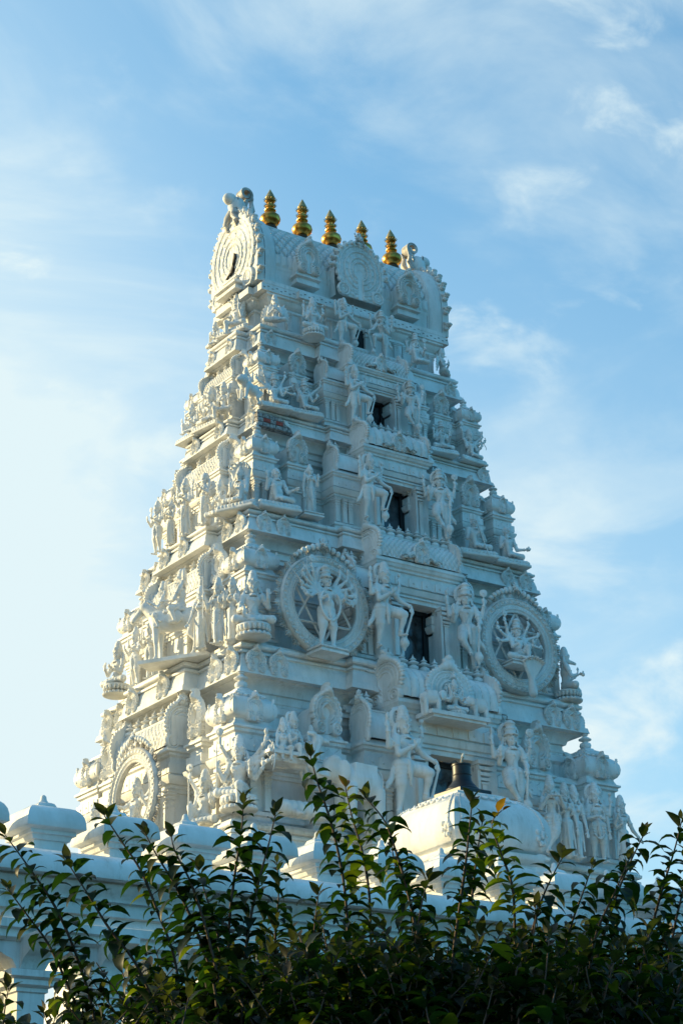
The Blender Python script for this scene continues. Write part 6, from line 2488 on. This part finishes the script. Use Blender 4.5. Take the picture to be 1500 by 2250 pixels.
def add_leaves(acc, P, D, Nn, L, W_, col, droop):
    """one leaf: base P, direction D, up normal Nn"""
    D = D / np.linalg.norm(D)
    Sd = np.cross(D, Nn)
    Sd /= (np.linalg.norm(Sd) + 1e-9)
    Nn = np.cross(Sd, D)
    ts = (0, .10, .28, .50, .72, .88, 1.0)
    ws = (.05, .42, .92, 1.0, .66, .28, .02)
    base = len(acc['v'])
    pos = P.copy()
    ang = .30
    prev = 0
    cr = [P]
    for i, t in enumerate(ts):
        if i:
            st = (t - prev) * L
            a = ang - droop * t
            pos = pos + (D * math.cos(a) + Nn * math.sin(a)) * st
            prev = t
        w = ws[i] * W_ * .5
        a = ang - droop * t
        nn = Nn * math.cos(a) - D * math.sin(a)
        fold = .30
        acc['v'] += [pos - Sd * w + nn * w * fold, pos, pos + Sd * w + nn * w * fold]
        acc['c'] += [col] * 3
    for i in range(len(ts) - 1):
        b = base + i * 3
        acc['f'] += [(b, b + 1, b + 4, b + 3), (b + 1, b + 2, b + 5, b + 4)]


def shoot(acc, mb, pts, rnd, tip=True, size=1.0, tone=0, node=.036):
    pts = [np.array(p, float) for p in pts]
    # resample with a smooth curve
    seg = [np.linalg.norm(pts[i + 1] - pts[i]) for i in range(len(pts) - 1)]
    tot = sum(seg)
    n = max(3, int(tot / node))
    cum = np.concatenate([[0], np.cumsum(seg)])
    path = []
    for i in range(n + 1):
        s = tot * i / n
        k = min(len(seg) - 1, int(np.searchsorted(cum, s, side='right') - 1))
        t = (s - cum[k]) / seg[k]
        p0 = pts[max(0, k - 1)]
        p1, p2 = pts[k], pts[k + 1]
        p3 = pts[min(len(pts) - 1, k + 2)]
        q = .5 * ((2 * p1) + (-p0 + p2) * t + (2 * p0 - 5 * p1 + 4 * p2 - p3) * t * t + (-p0 + 3 * p1 - 3 * p2 + p3) * t ** 3)
        path.append(q)
    mb.tube([tuple(p) for p in path], [.0016 + .0028 * min(1, i / 14) for i in range(len(path))], 5)
    rot = rnd.random() * 3
    for i, p in enumerate(path):
        d = (path[max(0, i - 1)] - path[min(len(path) - 1, i + 1)])
        d /= np.linalg.norm(d) + 1e-9
        a = np.cross(d, (0.3, .2, 1.0))
        if np.linalg.norm(a) < .2:
            a = np.cross(d, (1.0, 0, 0))
        a /= np.linalg.norm(a)
        b = np.cross(d, a)
        rot += 1.35 + rnd.uniform(-.35, .35)
        young = max(0.0, 1 - i / 3.5) if tip else 0
        sz = (1 - .45 * young) * size * rnd.uniform(.6, 1.28)
        for s in (0, 1):
            if rnd.random() < .10:
                continue
            r_ = rot + s * PI + rnd.uniform(-.25, .25)
            out = a * math.cos(r_) + b * math.sin(r_)
            D = out * (1 - .45 * young) + d * (.30 + .9 * young) + np.array((0, 0, rnd.uniform(-.15, .15)))
            g = rnd.uniform(.75, 1.3)
            col = (.008 * g, .018 * g, .006 * g)
            u = rnd.random()
            if tone == 1:
                col = (.060 * g, .070 * g, .010 * g)
            elif u < (.05 if p[2] > 2.62 else .14):
                col = (.070 * g, .070 * g, .010 * g)  # yellow backlight put into the leaf colour, on more leaves low down
            if young > .25:
                y = min(1, young * 1.2)
                c2 = (.16, .060, .015) if tone == 1 else (.030, .026, .016)
                col = tuple(col[q] * (1 - y) + c2[q] * y for q in range(3))
            N = np.array((0, 0, 1.0)) + d * .4 + np.array([rnd.uniform(-.25, .25) for _ in range(3)])
            add_leaves(acc, p + out * .004, D, N, .078 * sz, .040 * sz, col, rnd.uniform(1.1, 2.0) * (1 - .6 * young))


def finish(acc, mb, root):
    me = mesh_from('foliage', np.array(acc['v'], dtype=np.float32), np.array(acc['f'], dtype=np.int32), LEAF, True)
    at = me.color_attributes.new('leaf_colour', 'FLOAT_COLOR', 'POINT')
    c = np.ones((len(acc['v']), 4), dtype=np.float32)
    c[:, :3] = np.array(acc['c'], dtype=np.float32)
    at.data.foreach_set('color', c.ravel())
    ob('foliage', me, root)
    ob('twigs', mb.mesh('twigs', BARK, True), root)


# px columns of the frame at the shrubs' distance, left to right: origin and unit step in the ground plane
CP_ = np.array((-17.302, -24.508, 1.6))
rnd = random.Random(11)
shrubs = [
    ('loose shrub with arching sprays over the pavilion at the lower left', (0, 3), (1, 2, 3, 24), (0, 250)),
    ('shrub with two long leaning shoots left of the middle', (0, 3), (4, 5, 6, 7), (230, 480)),
    ('shrub with a pair of slim upright red-tipped shoots', (0, 3), (8, 9, 10), (470, 650)),
    ('tallest shrub, with an orange-leaved shoot in the middle of the picture', (0, 3), (11, 12, 13, 14, 26), (640, 930)),
    ('shrub in front of the large dome, its right shoot yellow-green', (0, 3), (15, 16, 17, 25), (920, 1150)),
    ('dense shrub right of the large dome, shoots leaning right', (0, 3), (18, 19, 27), (1130, 1300)),
    ('shrub at the right edge with tall shoots leaning right', (0, 3), (20, 21, 22, 23), (1280, 1530)),
]


def raydir(px, py):
    a, b = (px - 750) / 4372.9, (py - 1125) / 4372.9
    c, s = math.cos(ROLL), math.sin(ROLL)
    v = fw + rt * (a * c + b * s) - up * (-a * s + b * c)
    return np.array(v)


def at_dist(px, py, d):
    v = raydir(px, py)
    return CP_ + v / math.hypot(v[0], v[1]) * d


for label, _, ids, (xa, xb) in shrubs:
    acc = dict(v=[], f=[], c=[])
    mb = MB()
    mid = at_dist((xa + xb) / 2, 2250, 6.3)
    root = tag(empty('leafy_shrub', (0, 0, 0)), label, 'shrub', 'shrubs in front of the pavilion')
    for i in ids:
        tone = 1 if i in (12, 16) else (2 if i in (9, 6, 20) else 0)
        shoot(acc, mb, STEMS[i], rnd, True, 1.0, tone, .018)
    # fill: side shoots making the dense body, thinner towards the left
    dens = {0: 8, 1: 26, 2: 60, 3: 110, 4: 90, 5: 80, 6: 92}[shrubs.index((label, _, ids, (xa, xb)))]
    for k in range(dens):
        d = rnd.uniform(5.5, 7.3)
        px = rnd.uniform(xa - 10, xb + 10)
        lo = 2170 if xb < 300 else (2110 if xb < 500 else 2045)
        py = rnd.uniform(lo + 30, 2250) if k > dens * .3 else rnd.uniform(lo - 20, lo + 110)
        p0 = at_dist(px, py, d)
        lean = rnd.uniform(-.75, .75) + ((px - 750) / 3000)
        p2 = at_dist(px - lean * 260, 2360, d + rnd.uniform(-.3, .3))
        p1 = (p0 + p2) / 2 + np.array([rnd.uniform(-.05, .05), rnd.uniform(-.05, .05), 0])
        shoot(acc, mb, [p0, p1, p2], rnd, True, rnd.uniform(.85, 1.1), rnd.choice((0, 0, 0, 0, 0, 0, 0, 2, 2)), .025)
    # woody stems down to the ground
    gx = mid
    for k in range(5):
        q = at_dist(rnd.uniform(xa, xb), 2300, rnd.uniform(5.9, 6.8))
        b0 = (mid[0] + rnd.uniform(-.15, .15), mid[1] + rnd.uniform(-.15, .15), 0)
        c1 = ((q[0] + b0[0]) / 2 + rnd.uniform(-.06, .06), (q[1] + b0[1]) / 2, 1.2)
        mb.tube([b0, c1, tuple(q)], [.022, .015, .006], 6)
        for w in range(7):
            t = rnd.uniform(.35, 1)
            s0 = np.array(c1) * (1 - t) + np.array(q) * t
            e0 = s0 + np.array((rnd.uniform(-.35, .35), rnd.uniform(-.35, .35), rnd.uniform(.1, .4)))
            shoot(acc, mb, [e0, (s0 + e0) / 2, s0], rnd, False, 1.0, 0, .05)
    finish(acc, mb, root)
